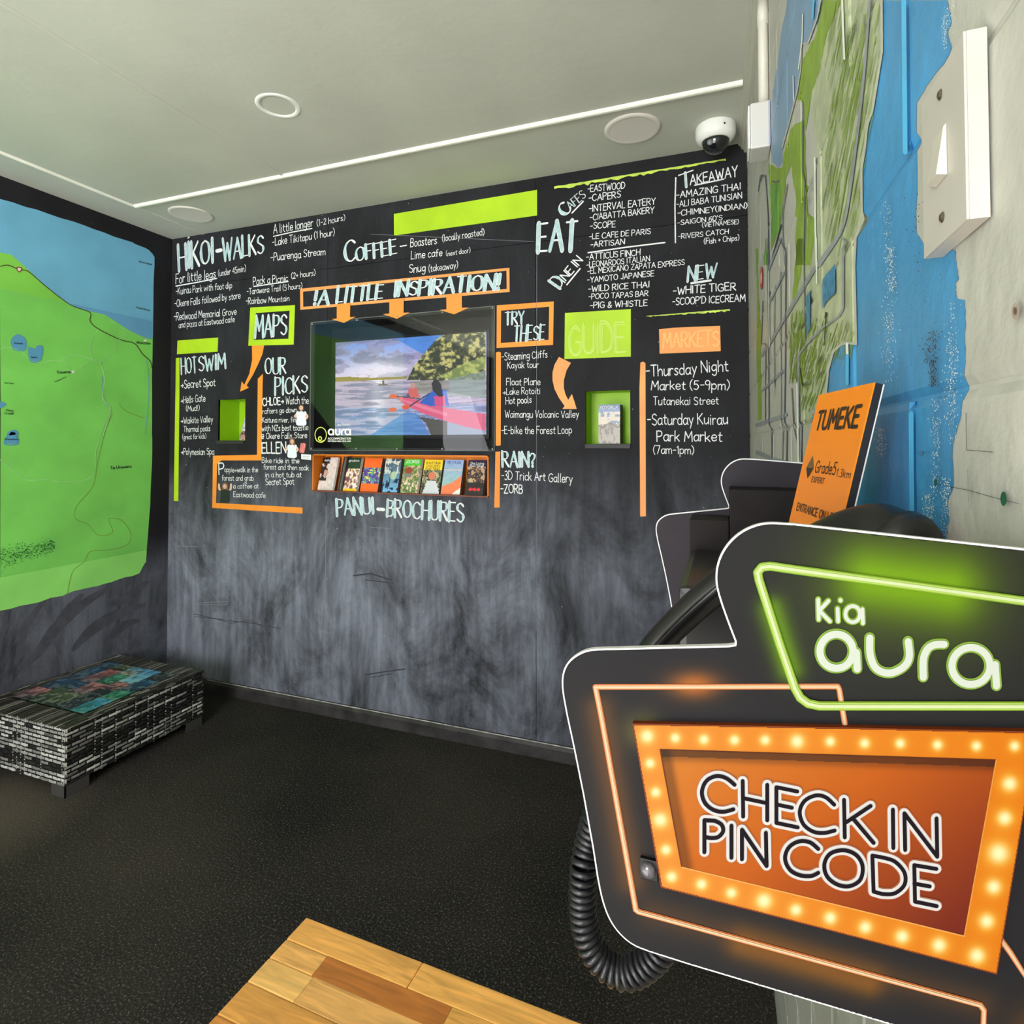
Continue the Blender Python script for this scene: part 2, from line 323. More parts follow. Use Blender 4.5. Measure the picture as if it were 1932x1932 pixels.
# ------------------------------------------------------------------ materials
M_ceil=mat('ceiling_paint',(188,189,177),.75,.3,.025,3,.25,30)
M_batten=mat('batten_paint',(240,238,226),.6,.4,.02)
M_black=mat('black_wall_paint',(43,41,42),.55,.4,.18,5,.15,60)
M_chalk=mat('chalk',(226,228,228),.9,.1,.06,60)
M_chalkblue=mat('pale_blue_chalk',(178,204,208),.9,.1,.06,60)
M_lime=mat('lime_paint',(172,208,28),.55,.4,.05,6)
M_limepale=mat('pale_lime_paint',(190,214,84),.6,.4,.08,20)
M_orange=mat('orange_paint',(243,146,48),.55,.4,.06,6)
M_orange2=mat('light_orange_paint',(246,158,88),.55,.4,.05,6)
M_white=mat('white_plastic',(232,232,226),.4,.5,.02)
M_offw=mat('offwhite_plastic',(180,174,164),.45,.5,.03,20)
M_pipe=mat('conduit_plastic',(196,192,180),.4,.4,.02)
M_dark=mat('black_plastic',(16,15,16),.4,.2,.1,20)
M_edge=mat('white_board_edge',(200,198,194),.5,.4)
def chalkboard():
    m=bpy.data.materials.new('chalkboard'); m.use_nodes=True; nt=m.node_tree; b=nt.nodes['Principled BSDF']; N=nt.nodes.new;Lk=nt.links.new
    b.inputs['Roughness'].default_value=.62; b.inputs['Specular IOR Level'].default_value=.08
    tc=N('ShaderNodeTexCoord'); mp=N('ShaderNodeMapping'); mp.inputs['Scale'].default_value=(1,1,.6); Lk(tc.outputs['Object'],mp.inputs[0])
    n1=N('ShaderNodeTexNoise'); n1.inputs['Scale'].default_value=3.4; n1.inputs['Detail'].default_value=12; n1.inputs['Roughness'].default_value=.72; n1.inputs['Distortion'].default_value=.5; Lk(mp.outputs[0],n1.inputs['Vector'])
    m2=N('ShaderNodeMapping'); m2.inputs['Scale'].default_value=(26,1,3); Lk(tc.outputs['Object'],m2.inputs[0])
    n2=N('ShaderNodeTexNoise'); n2.inputs['Scale'].default_value=1.5; n2.inputs['Detail'].default_value=6; Lk(m2.outputs[0],n2.inputs['Vector'])
    sp=N('ShaderNodeSeparateXYZ'); Lk(tc.outputs['Object'],sp.inputs[0])
    r=N('ShaderNodeMapRange'); r.inputs['From Min'].default_value=1.25; r.inputs['From Max'].default_value=.8; r.inputs['To Min'].default_value=.07; r.inputs['To Max'].default_value=1; Lk(sp.outputs['Z'],r.inputs['Value'])
    r3=N('ShaderNodeMapRange'); r3.inputs['From Min'].default_value=-.75; r3.inputs['From Max'].default_value=-.6; r3.inputs['To Min'].default_value=1; r3.inputs['To Max'].default_value=.55; Lk(sp.outputs['X'],r3.inputs['Value'])
    mm=N('ShaderNodeMath'); mm.operation='MULTIPLY'; Lk(r.outputs[0],mm.inputs[0]); Lk(r3.outputs[0],mm.inputs[1])
    a=N('ShaderNodeMapRange'); a.inputs['From Min'].default_value=.34; a.inputs['From Max'].default_value=.64; Lk(n1.outputs['Fac'],a.inputs['Value'])
    a2=N('ShaderNodeMapRange'); a2.inputs['From Min'].default_value=.3; a2.inputs['From Max'].default_value=.7; a2.inputs['To Min'].default_value=.6;a2.inputs['To Max'].default_value=1.1; Lk(n2.outputs['Fac'],a2.inputs['Value'])
    k=N('ShaderNodeMath');k.operation='MULTIPLY';Lk(a.outputs[0],k.inputs[0]);Lk(a2.outputs[0],k.inputs[1])
    k2=N('ShaderNodeMath');k2.operation='MULTIPLY';k2.use_clamp=True;Lk(k.outputs[0],k2.inputs[0]);Lk(mm.outputs[0],k2.inputs[1])
    mx=N('ShaderNodeMix'); mx.data_type='RGBA'; mx.inputs['A'].default_value=rgb((34,33,35)); mx.inputs['B'].default_value=rgb((134,138,152)); Lk(k2.outputs[0],mx.inputs['Factor'])
    # fine chips and specks
    n3=N('ShaderNodeTexNoise'); n3.inputs['Scale'].default_value=85; n3.inputs['Detail'].default_value=1; Lk(tc.outputs['Object'],n3.inputs['Vector'])
    a3=N('ShaderNodeMapRange'); a3.inputs['From Min'].default_value=.80; a3.inputs['From Max'].default_value=.84; Lk(n3.outputs['Fac'],a3.inputs['Value'])
    mx2=N('ShaderNodeMix'); mx2.data_type='RGBA'; mx2.inputs['B'].default_value=rgb((170,172,176)); Lk(mx.outputs['Result'],mx2.inputs['A']); Lk(a3.outputs[0],mx2.inputs['Factor'])
    Lk(mx2.outputs['Result'],b.inputs['Base Color'])
    bu=N('ShaderNodeBump'); bu.inputs['Strength'].default_value=.25; bu.inputs['Distance'].default_value=.002; Lk(n2.outputs['Fac'],bu.inputs['Height']); Lk(bu.outputs[0],b.inputs['Normal'])
    return m
M_board=chalkboard()
def dustwall():
    m=M_board.copy(); m.name='dusty_black_wall'; nt=m.node_tree
    for n in nt.nodes:
        if n.type=='MAPPING': n.inputs['Rotation'].default_value=(math.radians(38),0,0); n.inputs['Scale'].default_value=(1,1.6,.5)
        if n.type=='MAP_RANGE' and abs(n.inputs['From Min'].default_value-1.25)<1e-6: n.inputs['From Min'].default_value=.8; n.inputs['From Max'].default_value=.6; n.inputs['To Min'].default_value=.04; n.inputs['To Max'].default_value=.75
        if n.type=='MAP_RANGE' and abs(n.inputs['From Min'].default_value+.75)<1e-6: n.inputs['From Min'].default_value=50; n.inputs['From Max'].default_value=60
        if n.type=='MAP_RANGE' and abs(n.inputs['From Min'].default_value-.34)<1e-6: n.inputs['From Min'].default_value=.3; n.inputs['From Max'].default_value=.62
    return m
def carpet():
    m=bpy.data.materials.new('carpet'); m.use_nodes=True; nt=m.node_tree; b=nt.nodes['Principled BSDF']; N=nt.nodes.new;Lk=nt.links.new
    b.inputs['Roughness'].default_value=.95; b.inputs['Specular IOR Level'].default_value=.1
    tc=N('ShaderNodeTexCoord')
    n=N('ShaderNodeTexNoise'); n.inputs['Scale'].default_value=170; n.inputs['Detail'].default_value=4; n.inputs['Roughness'].default_value=.75; Lk(tc.outputs['Object'],n.inputs['Vector'])
    r=N('ShaderNodeValToRGB'); e=r.color_ramp.elements; e[0].position=.42; e[0].color=rgb((22,21,20)); e[1].position=.68; e[1].color=rgb((126,124,118)); x=e.new(.56); x.color=rgb((44,43,41)); Lk(n.outputs['Fac'],r.inputs['Fac'])
    n2=N('ShaderNodeTexNoise'); n2.inputs['Scale'].default_value=1.3; n2.inputs['Detail'].default_value=5; Lk(tc.outputs['Object'],n2.inputs['Vector'])
    a=N('ShaderNodeMapRange'); a.inputs['From Min'].default_value=.35; a.inputs['From Max'].default_value=.7; a.inputs['To Min'].default_value=0; a.inputs['To Max'].default_value=.22; Lk(n2.outputs['Fac'],a.inputs['Value'])
    # dusty brown patch beside the trunk
    vs=N('ShaderNodeVectorMath'); vs.operation='DISTANCE'; vs.inputs[1].default_value=(-2.45,1.22,0); Lk(tc.outputs['Object'],vs.inputs[0])
    d=N('ShaderNodeMapRange'); d.inputs['From Min'].default_value=.42; d.inputs['From Max'].default_value=.05; d.inputs['To Max'].default_value=.62; Lk(vs.outputs['Value'],d.inputs['Value'])
    ad=N('ShaderNodeMath'); ad.operation='ADD'; ad.use_clamp=True; Lk(a.outputs[0],ad.inputs[0]); Lk(d.outputs[0],ad.inputs[1])
    mx=N('ShaderNodeMix'); mx.data_type='RGBA'; mx.inputs['B'].default_value=rgb((112,101,90)); Lk(r.outputs[0],mx.inputs['A']); Lk(ad.outputs[0],mx.inputs['Factor'])
    Lk(mx.outputs['Result'],b.inputs['Base Color'])
    bu=N('ShaderNodeBump'); bu.inputs['Strength'].default_value=.8; bu.inputs['Distance'].default_value=.004; Lk(n.outputs['Fac'],bu.inputs['Height']); Lk(bu.outputs[0],b.inputs['Normal'])
    return m
M_carpet=carpet()
def glassmat(name,ior=1.5,tint=(1,1,1)):
    m=bpy.data.materials.new(name); m.use_nodes=True; nt=m.node_tree; nt.nodes.remove(nt.nodes['Principled BSDF']); o=nt.nodes['Material Output']
    t=nt.nodes.new('ShaderNodeBsdfTransparent'); t.inputs[0].default_value=(*tint,1); gl=nt.nodes.new('ShaderNodeBsdfGlossy'); gl.inputs['Roughness'].default_value=.012
    f=nt.nodes.new('ShaderNodeFresnel'); f.inputs['IOR'].default_value=ior; mx=nt.nodes.new('ShaderNodeMixShader'); ge=nt.nodes.new('ShaderNodeNewGeometry'); iv=nt.nodes.new('ShaderNodeMath'); iv.operation='SUBTRACT'; iv.inputs[0].default_value=1; nt.links.new(ge.outputs['Backfacing'],iv.inputs[1]); ml=nt.nodes.new('ShaderNodeMath'); ml.operation='MULTIPLY'; nt.links.new(f.outputs[0],ml.inputs[0]); nt.links.new(iv.outputs[0],ml.inputs[1])
    nt.links.new(ml.outputs[0],mx.inputs[0]); nt.links.new(t.outputs[0],mx.inputs[1]); nt.links.new(gl.outputs[0],mx.inputs[2]); nt.links.new(mx.outputs[0],o.inputs[0]); return m
M_glass=glassmat('clear_cover',1.7); M_glass2=glassmat('clear_glass_top',1.45)
# ------------------------------------------------------------------ room shell
BK=D+.22
mesh('floor',[(-L-.2,REAR-6,-.002),(3,REAR-6,-.002),(3,-.35,-.002),(-L-.2,-.35,-.002)],[[0,1,2,3]],mat('pale_bounce_floor',(196,192,182),.8,.3,.05,6),kind='structure')  # unseen pale floor, added to bounce sunlight up to the ceiling
mesh('floor',[(-L-.2,-.35,0),(.4,-.35,0),(.4,BK+.05,0),(-L-.2,BK+.05,0)],[[0,1,2,3]],M_carpet,kind='structure')
ceil=MB().box((-L-.2,REAR-.1,CEIL),(.4,BK+.05,CEIL+.1)).build('ceiling',M_ceil,kind='structure')
# back wall: plywood sheets, with openings for screen, rack and two niches
HOLES=dict(tv=(-1.868,-.937,1.262,1.862),rack=(-1.869,-.948,1.052,1.231),nl=(-2.479,-2.297,1.299,1.512),nr=(-.526,-.347,1.281,1.494))
wall_back=MB().box((-L-.1,BK,0),(.3,BK+.05,CEIL)).build('wall_back',M_black,kind='structure')
def seamz(x): return 2.13 if x>-1.7 else 2.11
SX=[-L,-1.7925,-.7365,wx(D)]
for i in range(3):
    for (z0,z1) in ((0,2.128),(2.128,CEIL)):
        x0,x1=SX[i]+.0012,SX[i+1]-.0012; za,zb=z0+(.001 if z0 else 0),z1-(.001 if z1<CEIL else 0)
        hs=[h for h in HOLES.values() if h[1]>x0 and h[0]<x1 and h[3]>za and h[2]<zb]
        xs=sorted({x0,x1,*[v for h in hs for v in h[:2] if x0<v<x1]}); zs=sorted({za,zb,*[v for h in hs for v in h[2:] if za<v<zb]})
        mb=MB(); solid={}
        for a in range(len(xs)-1):
            for b in range(len(zs)-1):
                cx,cz=(xs[a]+xs[a+1])/2,(zs[b]+zs[b+1])/2
                solid[a,b]=not any(h[0]<cx<h[1] and h[2]<cz<h[3] for h in hs)
        for (a,b),s in solid.items():
            if not s: continue
            X0,X1,Z0,Z1=xs[a],xs[a+1],zs[b],zs[b+1]
            mb.add([(X0,D,Z0),(X1,D,Z0),(X1,D,Z1),(X0,D,Z1)],[[0,1,2,3]])
            mb.add([(X0,D+.012,Z0),(X1,D+.012,Z0),(X1,D+.012,Z1),(X0,D+.012,Z1)],[[3,2,1,0]])
            for da,db,q in ((-1,0,((X0,Z0),(X0,Z1))),(1,0,((X1,Z1),(X1,Z0))),(0,-1,((X1,Z0),(X0,Z0))),(0,1,((X0,Z1),(X1,Z1)))):
                if not solid.get((a+da,b+db),False):
                    (p,r),(s2,t2)=q; mb.add([(p,D,r),(s2,D,t2),(s2,D+.012,t2),(p,D+.012,r)],[[0,1,2,3]])
        mb.build('board_panel',M_board,wall_back)
def recess(name,h,depth,m,parent,label):
    x0,x1,z0,z1=h; y0,y1=D-.0005,D+depth; t=.006; mb=MB()
    mb.box((x0-t,y0+.004,z0-t),(x0,y1,z1+t)).box((x1,y0+.004,z0-t),(x1+t,y1,z1+t)).box((x0,y0+.004,z0-t),(x1,y1,z0)).box((x0,y0+.004,z1),(x1,y1,z1+t)).box((x0-t,y1,z0-t),(x1+t,y1+t,z1+t))
    return mb.build(name,m,parent,label)
M_nl=mat('niche_green',(150,196,22),.5,.4,.03)
recess('niche',HOLES['nl'],.14,M_nl,wall_back,'small lime green niche holding a leaflet')
recess('niche',HOLES['nr'],.11,M_nl,wall_back,'lime green niche holding a booklet')
for h in (HOLES['nl'],HOLES['nr']):
    MB().box((h[0],D-.010,h[2]-.017),(h[1],D+.002,h[2]-.001)).build('ledge',M_black,wall_back)
# left wall with its side opening, map and boards
lw=MB()
OY0,OY1,OZ=-2.25,-.95,2.05
lw.box((-L-.1,OY1,0),(-L,BK,CEIL)).box((-L-.1,REAR,0),(-L,OY0,CEIL)).box((-L-.1,OY0,OZ),(-L,OY1,CEIL))
wall_left=lw.build('wall_left',dustwall(),kind='structure')
# rear wall with wide opening
rw=MB(); RX0,RX1=-2.45,.0
rw.box((-L-.1,REAR-.1,0),(RX0,REAR,CEIL)).box((RX1,REAR-.1,0),(.3,REAR,CEIL)).box((RX0,REAR-.1,2.25),(RX1,REAR,CEIL))
rw.build('wall_rear',mat('rear_wall_paint',(150,150,144),.7),kind='structure')
# baseboards
def skirting(name,p0,p1,n,h=.062,t=.018):
    p0,p1,n=Vector(p0),Vector(p1),Vector(n); prof=[(0,0),(t,0),(t,h-.016),(t*.55,h-.006),(t*.5,h),(0,h)]
    vs=[p+n*a+Vector((0,0,b)) for p in (p0,p1) for a,b in prof]; k=len(prof)
    return mesh(name,vs,[[i,(i+1)%k,(i+1)%k+k,i+k] for i in range(k)]+[list(range(k)),[k+i for i in range(k)][::-1]],M_skirt,kind='structure')
M_skirt=mat('worn_black_skirting',(50,46,47),.5,.5,.35,14,.3,80)
sk=skirting('baseboard_back',(-L,D,0),(wx(D),D,0),(0,-1,0))
mesh('worn_edge',[(-L+.3,D-.0103,.0585),(-.5,D-.0103,.0585),(-.5,D-.0093,.0625),(-L+.3,D-.0093,.0625)],[[0,1,2,3]],mat('scuffed_edge',(158,154,150),.7,.3,.3,30),sk)
skirting('baseboard_left',(-L,OY1,0),(-L,D-.02,0),(1,0,0))
# ceiling battens and cornice
def batten(name,a,b,w,h,m):
    a,b=Vector(a),Vector(b); d=(b-a).normalized(); n=Vector((-d.y,d.x,0))
    prof=[(-w/2,0),(-w/2*.8,-h*.7),(-w/2*.4,-h),(w/2*.4,-h),(w/2*.8,-h*.7),(w/2,0)]
    vs=[p+n*x+Vector((0,0,z)) for p in (a,b) for x,z in prof];k=len(prof)
    return mesh(name,vs,[[i,(i+1)%k,(i+1)%k+k,i+k] for i in range(k)]+[list(range(k)),[k+i for i in range(k)][::-1]],m,kind='structure')
batten('trim_1',(-2.586,1.894,CEIL),(wx(1.9)-.03,1.889,CEIL),.022,.011,M_batten)
batten('trim_2',(-2.592,REAR,CEIL),(-2.592,1.885,CEIL),.016,.008,M_batten)
batten('trim_3',(-2.592,1.905,CEIL),(-2.60,D,CEIL),.012,.004,M_ceil)
batten('trim_4',(-1.713,REAR,CEIL),(-1.7165,1.882,CEIL),.018,.005,M_ceil)
co=MB(); prof=[(0,0),(.030,0),(.030,.006),(.022,.012),(.020,.020),(.012,.026),(.010,.036),(0,.038)]
vs=[];k=len(prof)
for y in (D,REAR):
    for a,b in prof: vs.append((wx(y)-a,y,CEIL-b))
co.add(vs,[[i,(i+1)%k,(i+1)%k+k,i+k] for i in range(k)]); co.build('trim_5',mat('cornice_paint',(176,174,160),.6,.4),kind='structure')
# right wall: painted block work
M_cream=mat('cream_block_paint',(172,170,160),.5,.45,.035,7,.45,38)
ya,yb=REAR,D
wall_right=mesh('wall_right',[(wx(ya)+.0023,ya,0),(wx(yb)+.0023,yb,0),(wx(yb)+.0023,yb,CEIL),(wx(ya)+.0023,ya,CEIL),(wx(ya)+.15,ya,0),(wx(yb)+.15,yb,0),(wx(yb)+.15,yb,CEIL),(wx(ya)+.15,ya,CEIL)],
   [[0,1,2,3],[7,6,5,4],[3,2,6,7],[0,3,7,4],[1,5,6,2]],M_cream,kind='structure')
BH,BL=.155,.31; z00=1.308-8*BH; BLK=[]
ang=math.atan(K)
for r in range(16):
    z0=z00+r*BH; z1=z0+BH
    if z0>CEIL: break
    z0=max(z0,0);z1=min(z1,CEIL); par=(r%2)
    # joints at y=.422 for the course just above 1.463 and below 1.308
    yoff=.422 if r%2==1 else .422-BL/2
    y=yoff+BL*math.ceil((D-yoff)/BL)
    while y>-.2:
        b0,b1=y-BL,min(y,D); y-=BL
        if b1-b0<.02: continue
        BLK.append((b0,b1,z0,z1))
cache={}
for (b0,b1,z0,z1) in BLK:
    key=(round(b1-b0,3),round(z1-z0,3))
    if key not in cache:
        w,h=b1-b0,z1-z0; a=.0012;c=.0060
        A=[(0,a,a),(0,w-a,a),(0,w-a,h-a),(0,a,h-a)]; B=[(-.0022,c,c),(-.0022,w-c,c),(-.0022,w-c,h-c),(-.0022,c,h-c)]; 
        me=bpy.data.meshes.new('block'); me.from_pydata(A+B,[],[[7,6,5,4],[0,4,5,1],[1,5,6,2],[2,6,7,3],[3,7,4,0]]); me.materials.append(M_cream); cache[key]=me
    o=bpy.data.objects.new('block',cache[key]); SC.collection.objects.link(o); o.parent=wall_right
    o.location=(wx(b0)+.0022,b0,z0); o.rotation_euler=(0,0,ang)
# ------------------------------------------------------------------ mural on the right wall (paint in the joints and, cut by block, on the faces)
def clip(poly_,y0,y1,z0,z1):
    def cl(P,ins,it):
        out=[]
        for i in range(len(P)):
            a,b=P[i-1],P[i]; ia,ib=ins(a),ins(b)
            if ia!=ib: out.append(it(a,b))
            if ib: out.append(b)
        return out
    def lerp(a,b,k,v): t=(v-a[k])/(b[k]-a[k]); return (a[0]+(b[0]-a[0])*t,a[1]+(b[1]-a[1])*t)
    for k,v,sg in ((0,y0,1),(0,y1,-1),(1,z0,1),(1,z1,-1)):
        if not poly_: return []
        poly_=cl(poly_,lambda p:(p[k]-v)*sg>=0,lambda a,b:lerp(a,b,k,v))
    return poly_
from mathutils.geometry import tessellate_polygon
def jag(pts,n=6,amp=1.6):
    out=[]
    for i in range(len(pts)):
        a,b=pts[i],pts[(i+1)%len(pts)]; out.append(a); L_=math.hypot(b[0]-a[0],b[1]-a[1])
        if L_<14: continue
        for k in range(1,n): t=k/n; out.append((a[0]+(b[0]-a[0])*t+rnd.uniform(-amp,amp),a[1]+(b[1]-a[1])*t+rnd.uniform(-amp,amp)*.5))
    return out
def mural(pts,m,off,name='mural_paint',label=None,deep=True):
    pts=jag(pts)
    P=[Pr(a,b) for a,b in pts]; P=[(p.y,p.z) for p in P]
    tris=tessellate_polygon([[Vector((a,b,0)) for a,b in P]])
    mb=MB()
    for t in tris:
        T=[P[i] for i in t]
        if deep: mb.add([(wx(y)+.0023-off,y,z) for y,z in T],[[0,1,2]])
        ya,yb=min(q[0] for q in T),max(q[0] for q in T); za,zb=min(q[1] for q in T),max(q[1] for q in T)
        for (b0,b1,z0,z1) in BLK:
            if b1<ya or b0>yb or z1<za or z0>zb: continue
            a,c=.0012,.0060
            for (u0,u1,v0,v1,fn) in ((b0+c,b1-c,z0+c,z1-c,lambda y,z:0),(b0+a,b0+c,z0+a,z1-a,lambda y,z:(b0+c-y)),(b1-c,b1-a,z0+a,z1-a,lambda y,z:(y-b1+c)),(b0+a,b1-a,z0+a,z0+c,lambda y,z:(z0+c-z)),(b0+a,b1-a,z1-c,z1-a,lambda y,z:(z-z1+c))):
                q=clip(list(T),u0,u1,v0,v1)
                if len(q)>=3: mb.add([(wx(y)-.0001-off+fn(y,z)/(c-a)*.0022,y,z) for y,z in q],[list(range(len(q)))])
    return mb.build(name,m,wall_right,label)
M_sky=mat('mural_blue',(60,134,182),.4,.5,.09,9,.35,45)
M_skyp=mat('mural_pale_blue',(112,142,172),.45,.5,.06,9,.3,45)
M_olive=mat('mural_olive_green',(124,150,48),.5,.4,.08,30,.3,50)
M_olivep=mat('mural_dry_green',(164,170,138),.5,.4,.10,40,.3,50)
M_oliveg=mat('mural_leaf_green',(98,146,56),.5,.4,.06,30,.3,50)
M_road=mat('mural_grey_line',(134,138,142),.5,.4,.08,30)
M_roadd=mat('mural_dark_line',(84,92,104),.5,.4,.08,30)
M_ink=mat('mural_black_ink',(34,34,34),.5,.4)
M_bright=mat('mural_bright_blue',(78,178,226),.4,.5,.05,20)
M_wht=mat('mural_white',(222,224,212),.5,.4,.05,20)
M_bldg=mat('mural_building_blue',(58,116,150),.5,.4,.2,120)
mr=lambda f,*p:[f(a,b) for a,b in p]
mural(mr(R1,(970,0),(972,350),(905,760),(870,850),(855,1000),(830,1160),(832,1440),(845,1500),(830,1560),(790,1620),(780,1816))+mr(R2,(703,640),(640,632),(600,650),(560,690),(530,800),(510,1000),(440,1040),(425,1100),(420,1250),(640,1600),(900,1900),(1230,2000),(1240,1830),(1262,1700),(1255,1600),(1290,1500),(1285,1250),(1330,1100),(1352,850),(1360,700),(1362,500),(1358,372),(1312,368),(1300,280),(1322,240),(1300,100))
      +mr(R1,(1480,1780),(1465,1715),(1300,1740),(1200,1600),(1200,700),(1290,560),(1432,372),(1440,310),(1415,230),(1440,150),(1420,40),(1412,0)),M_sky,.0002,label='broad sky blue painted area of the wall mural')
mural(mr(R1,(310,0),(262,300),(222,560),(205,690),(202,1000),(208,1110),(250,1150),(275,1120),(285,990),(330,830),(380,640),(410,470),(412,300),(460,285),(520,130),(548,0)),M_skyp,.0002,label='thin pale blue painted strip')
mural(mr(R1,(590,0),(700,0),(970,0),(972,350),(905,760),(870,850),(855,1000),(830,1160),(832,1440),(845,1500),(790,1620),(778,1816))+mr(R2,(703,640),(640,632),(560,690),(530,800),(510,1000),(440,1040),(425,1100),(370,1180),(365,1100),(355,900),(350,720),(290,600),(300,450),(330,200),(375,60))+mr(R1,(500,1500),(540,1200),(470,700),(520,300),(560,150)),M_olivep,.0003,label='dry brushed yellow green mural land')
mural(mr(R1,(550,0),(530,120),(500,230),(460,330),(415,430),(395,600),(385,690),(425,700),(440,900),(480,620),(530,500),(560,330),(600,200),(690,0)),M_olive,.0005)
mural(mr(R1,(180,1120),(235,1150),(275,1150),(300,1000),(350,860),(430,820),(445,1240),(450,1816),(368,1816),(375,1400),(340,1120),(300,1230),(262,1560),(200,1720),(200,1300)),M_olive,.0005)
mural(mr(R1,(195,1260),(268,1260),(262,1560),(205,1690)),M_oliveg,.0007)
mural(mr(R1,(450,1450),(512,1520),(500,1640),(470,1816),(450,1816)),M_olive,.0005)
mural(mr(R2,(338,0),(376,0),(372,130),(330,380),(308,370)),M_olive,.0005)
mural(mr(R2,(85,60),(98,60),(104,380),(120,600),(118,1100),(96,1108)),M_olive,.0005)
mural(mr(R1,(160,1620),(172,1816),(150,1816)),M_oliveg,.0005)
M_rim=mat('mural_cream_rim',(176,176,162),.5,.4,.03,20)
for pp in ([R1(a,b) for a,b in ((970,0),(972,350),(905,760),(870,850),(855,1000),(830,1160),(832,1440),(845,1500),(790,1620),(780,1816))]+[R2(a,b) for a,b in ((703,640),(640,632),(600,650),(560,690),(530,800),(515,960))],): stroke(Pr,pp,4.5,M_rim,'mural_rim',wall_right,.0013)
stroke(Pr,[R1(a,b) for a,b in ((548,0),(520,130),(460,290),(412,300),(410,470),(380,640),(330,830),(280,1010))],2.6,M_rim,'mural_rim',wall_right,.0013)
# dry brush streaks
sv=[];sf=[]
for i in range(900):
    if i<480: X=rnd.uniform(520,960);Y=rnd.uniform(0,1500); q=R1; lenp=rnd.uniform(60,330); dx=-lenp*.20
    elif i<620: X=rnd.uniform(300,390);Y=rnd.uniform(420,820); q=R2; lenp=rnd.uniform(30,140); dx=-lenp*.15
    else: X=rnd.uniform(390,690);Y=rnd.uniform(470,700); q=R2; lenp=rnd.uniform(20,110); dx=-lenp*.3
    if i>=780: X=rnd.uniform(365,520);Y=rnd.uniform(700,980)
    if q is R1 and (X>970-max(0,Y-300)*.12 or X<640-Y*.02): continue
    w=rnd.uniform(.8,3.6)
    pts=[q(X,Y),q(X+w,Y),q(X+w+dx,Y+lenp),q(X+dx,Y+lenp)]; n=len(sv); sv+=[Pr(a,b,.0012) for a,b in pts]; sf.append([n,n+1,n+2,n+3])
mesh('brush_streaks',sv,sf,M_olive,wall_right,kind='stuff')
def rroad(q,pts,w,m=M_road,nm='mural_line',off=.0016,sm=False): return stroke(Pr,[q(a,b) for a,b in pts],w,m,nm,wall_right,off,sm=sm)
rroad(R1,[(890,0),(868,300),(840,620),(800,960),(762,1250),(712,1530),(640,1670),(540,1816)],5,sm=True)
rroad(R2,[(580,10),(450,180),(275,465)],7); rroad(R2,[(275,465),(170,640),(120,712)],5)
rroad(R2,[(240,0),(165,190)],4);rroad(R2,[(262,205),(172,385)],3.5);rroad(R2,[(258,800),(205,850),(122,925)],5);rroad(R2,[(270,1072),(190,1100),(95,1132)],7);rroad(R2,[(95,1300),(200,1345),(340,1388)],8)
rroad(R2,[(625,0),(642,20),(626,60),(625,425),(600,470),(500,540),(400,640),(352,705),(350,900),(350,1120),(365,1140),(362,1370)],4,M_road)
rroad(R1,[(425,690),(425,1180),(440,1240),(432,1816)],1.6,M_roadd);rroad(R2,[(380,0),(392,540),(395,620)],1.6,M_roadd)
rroad(R1,[(165,1200),(182,1460),(190,1816)],1.6,M_roadd);rroad(R2,[(160,0),(168,1130),(185,1160),(185,1380)],1.4,M_roadd)
rroad(R2,[(232,0),(245,30),(272,80),(268,780),(262,1110),(280,1150),(275,1380)],1.8,M_roadd)
rroad(R1,[(130,1200),(115,1310)],1.3,M_roadd);rroad(R2,[(240,200),(243,1110),(256,1150),(250,1370)],1.2,M_roadd)
rroad(R2,[(130,380),(120,640),(148,640),(145,1120)],1.2,M_roadd);rroad(R2,[(205,280),(200,640),(205,900)],1,M_roadd);rroad(R2,[(308,910),(320,1140),(345,1250)],1.6,M_roadd)
rroad(R1,[(130,1240),(140,1200),(165,1210)],2.5,M_roadd);rroad(R1,[(212,1240),(235,1250),(262,1235)],2.6,M_roadd)
rroad(R1,[(275,1540),(230,1700),(200,1816)],2.2,M_ink);rroad(R1,[(318,1260),(285,1450),(285,1600),(300,1816)],1.3,M_roadd)
rroad(R1,[(700,0),(706,200),(715,400)],4,M_wht,'white_run');rroad(R1,[(508,1080),(512,1550),(520,1816)],3.4,M_wht,'white_run');rroad(R2,[(460,0),(463,270)],3,M_wht,'white_run')
rroad(R2,[(650,640),(652,705)],5,M_wht,'white_run');rroad(R1,[(425,95),(420,280),(395,470)],2,M_wht,'white_run')
rroad(R2,[(166,200),(170,660)],2,M_wht,'white_run');rroad(R2,[(340,880),(345,1100),(350,1360)],3,M_wht,'white_run');rroad(R1,[(358,520),(362,690)],2,M_wht,'white_run')
rroad(R1,[(1130,0),(1134,400),(1140,1040)],9,M_bright,'bright_run');rroad(R2,[(652,710),(652,880)],6,M_bright,'bright_run');rroad(R2,[(1047,1065),(1049,1400),(1052,1650)],9,M_bright,'bright_run')
rroad(R1,[(500,0),(492,120)],5,M_bright,'bright_run')
for f_,pl in ((R2,[(500,262),(522,215),(540,200),(580,150),(580,330),(530,375),(500,425)]),(R2,[(400,350),(425,312),(425,540),(402,590)])): poly(Pr,[f_(a,b) for a,b in pl],M_bldg,'mural_building',wall_right,.0020)
poly(Pr,[R2(122+9*math.cos(t*math.pi/8),240+72*math.sin(t*math.pi/8)) for t in range(16)],mat('red_marker',(196,62,50),.5),'mural_marker',wall_right,.0020)
poly(Pr,[R2(122+4*math.cos(t*math.pi/8),240+36*math.sin(t*math.pi/8)) for t in range(16)],M_wht,'mural_marker',wall_right,.0024)
rroad(R2,[(507,650),(515,560),(520,455)],1.6,M_ink,'ink_arrow');rroad(R2,[(514,478),(520,448),(526,470)],2,M_ink,'ink_arrow')
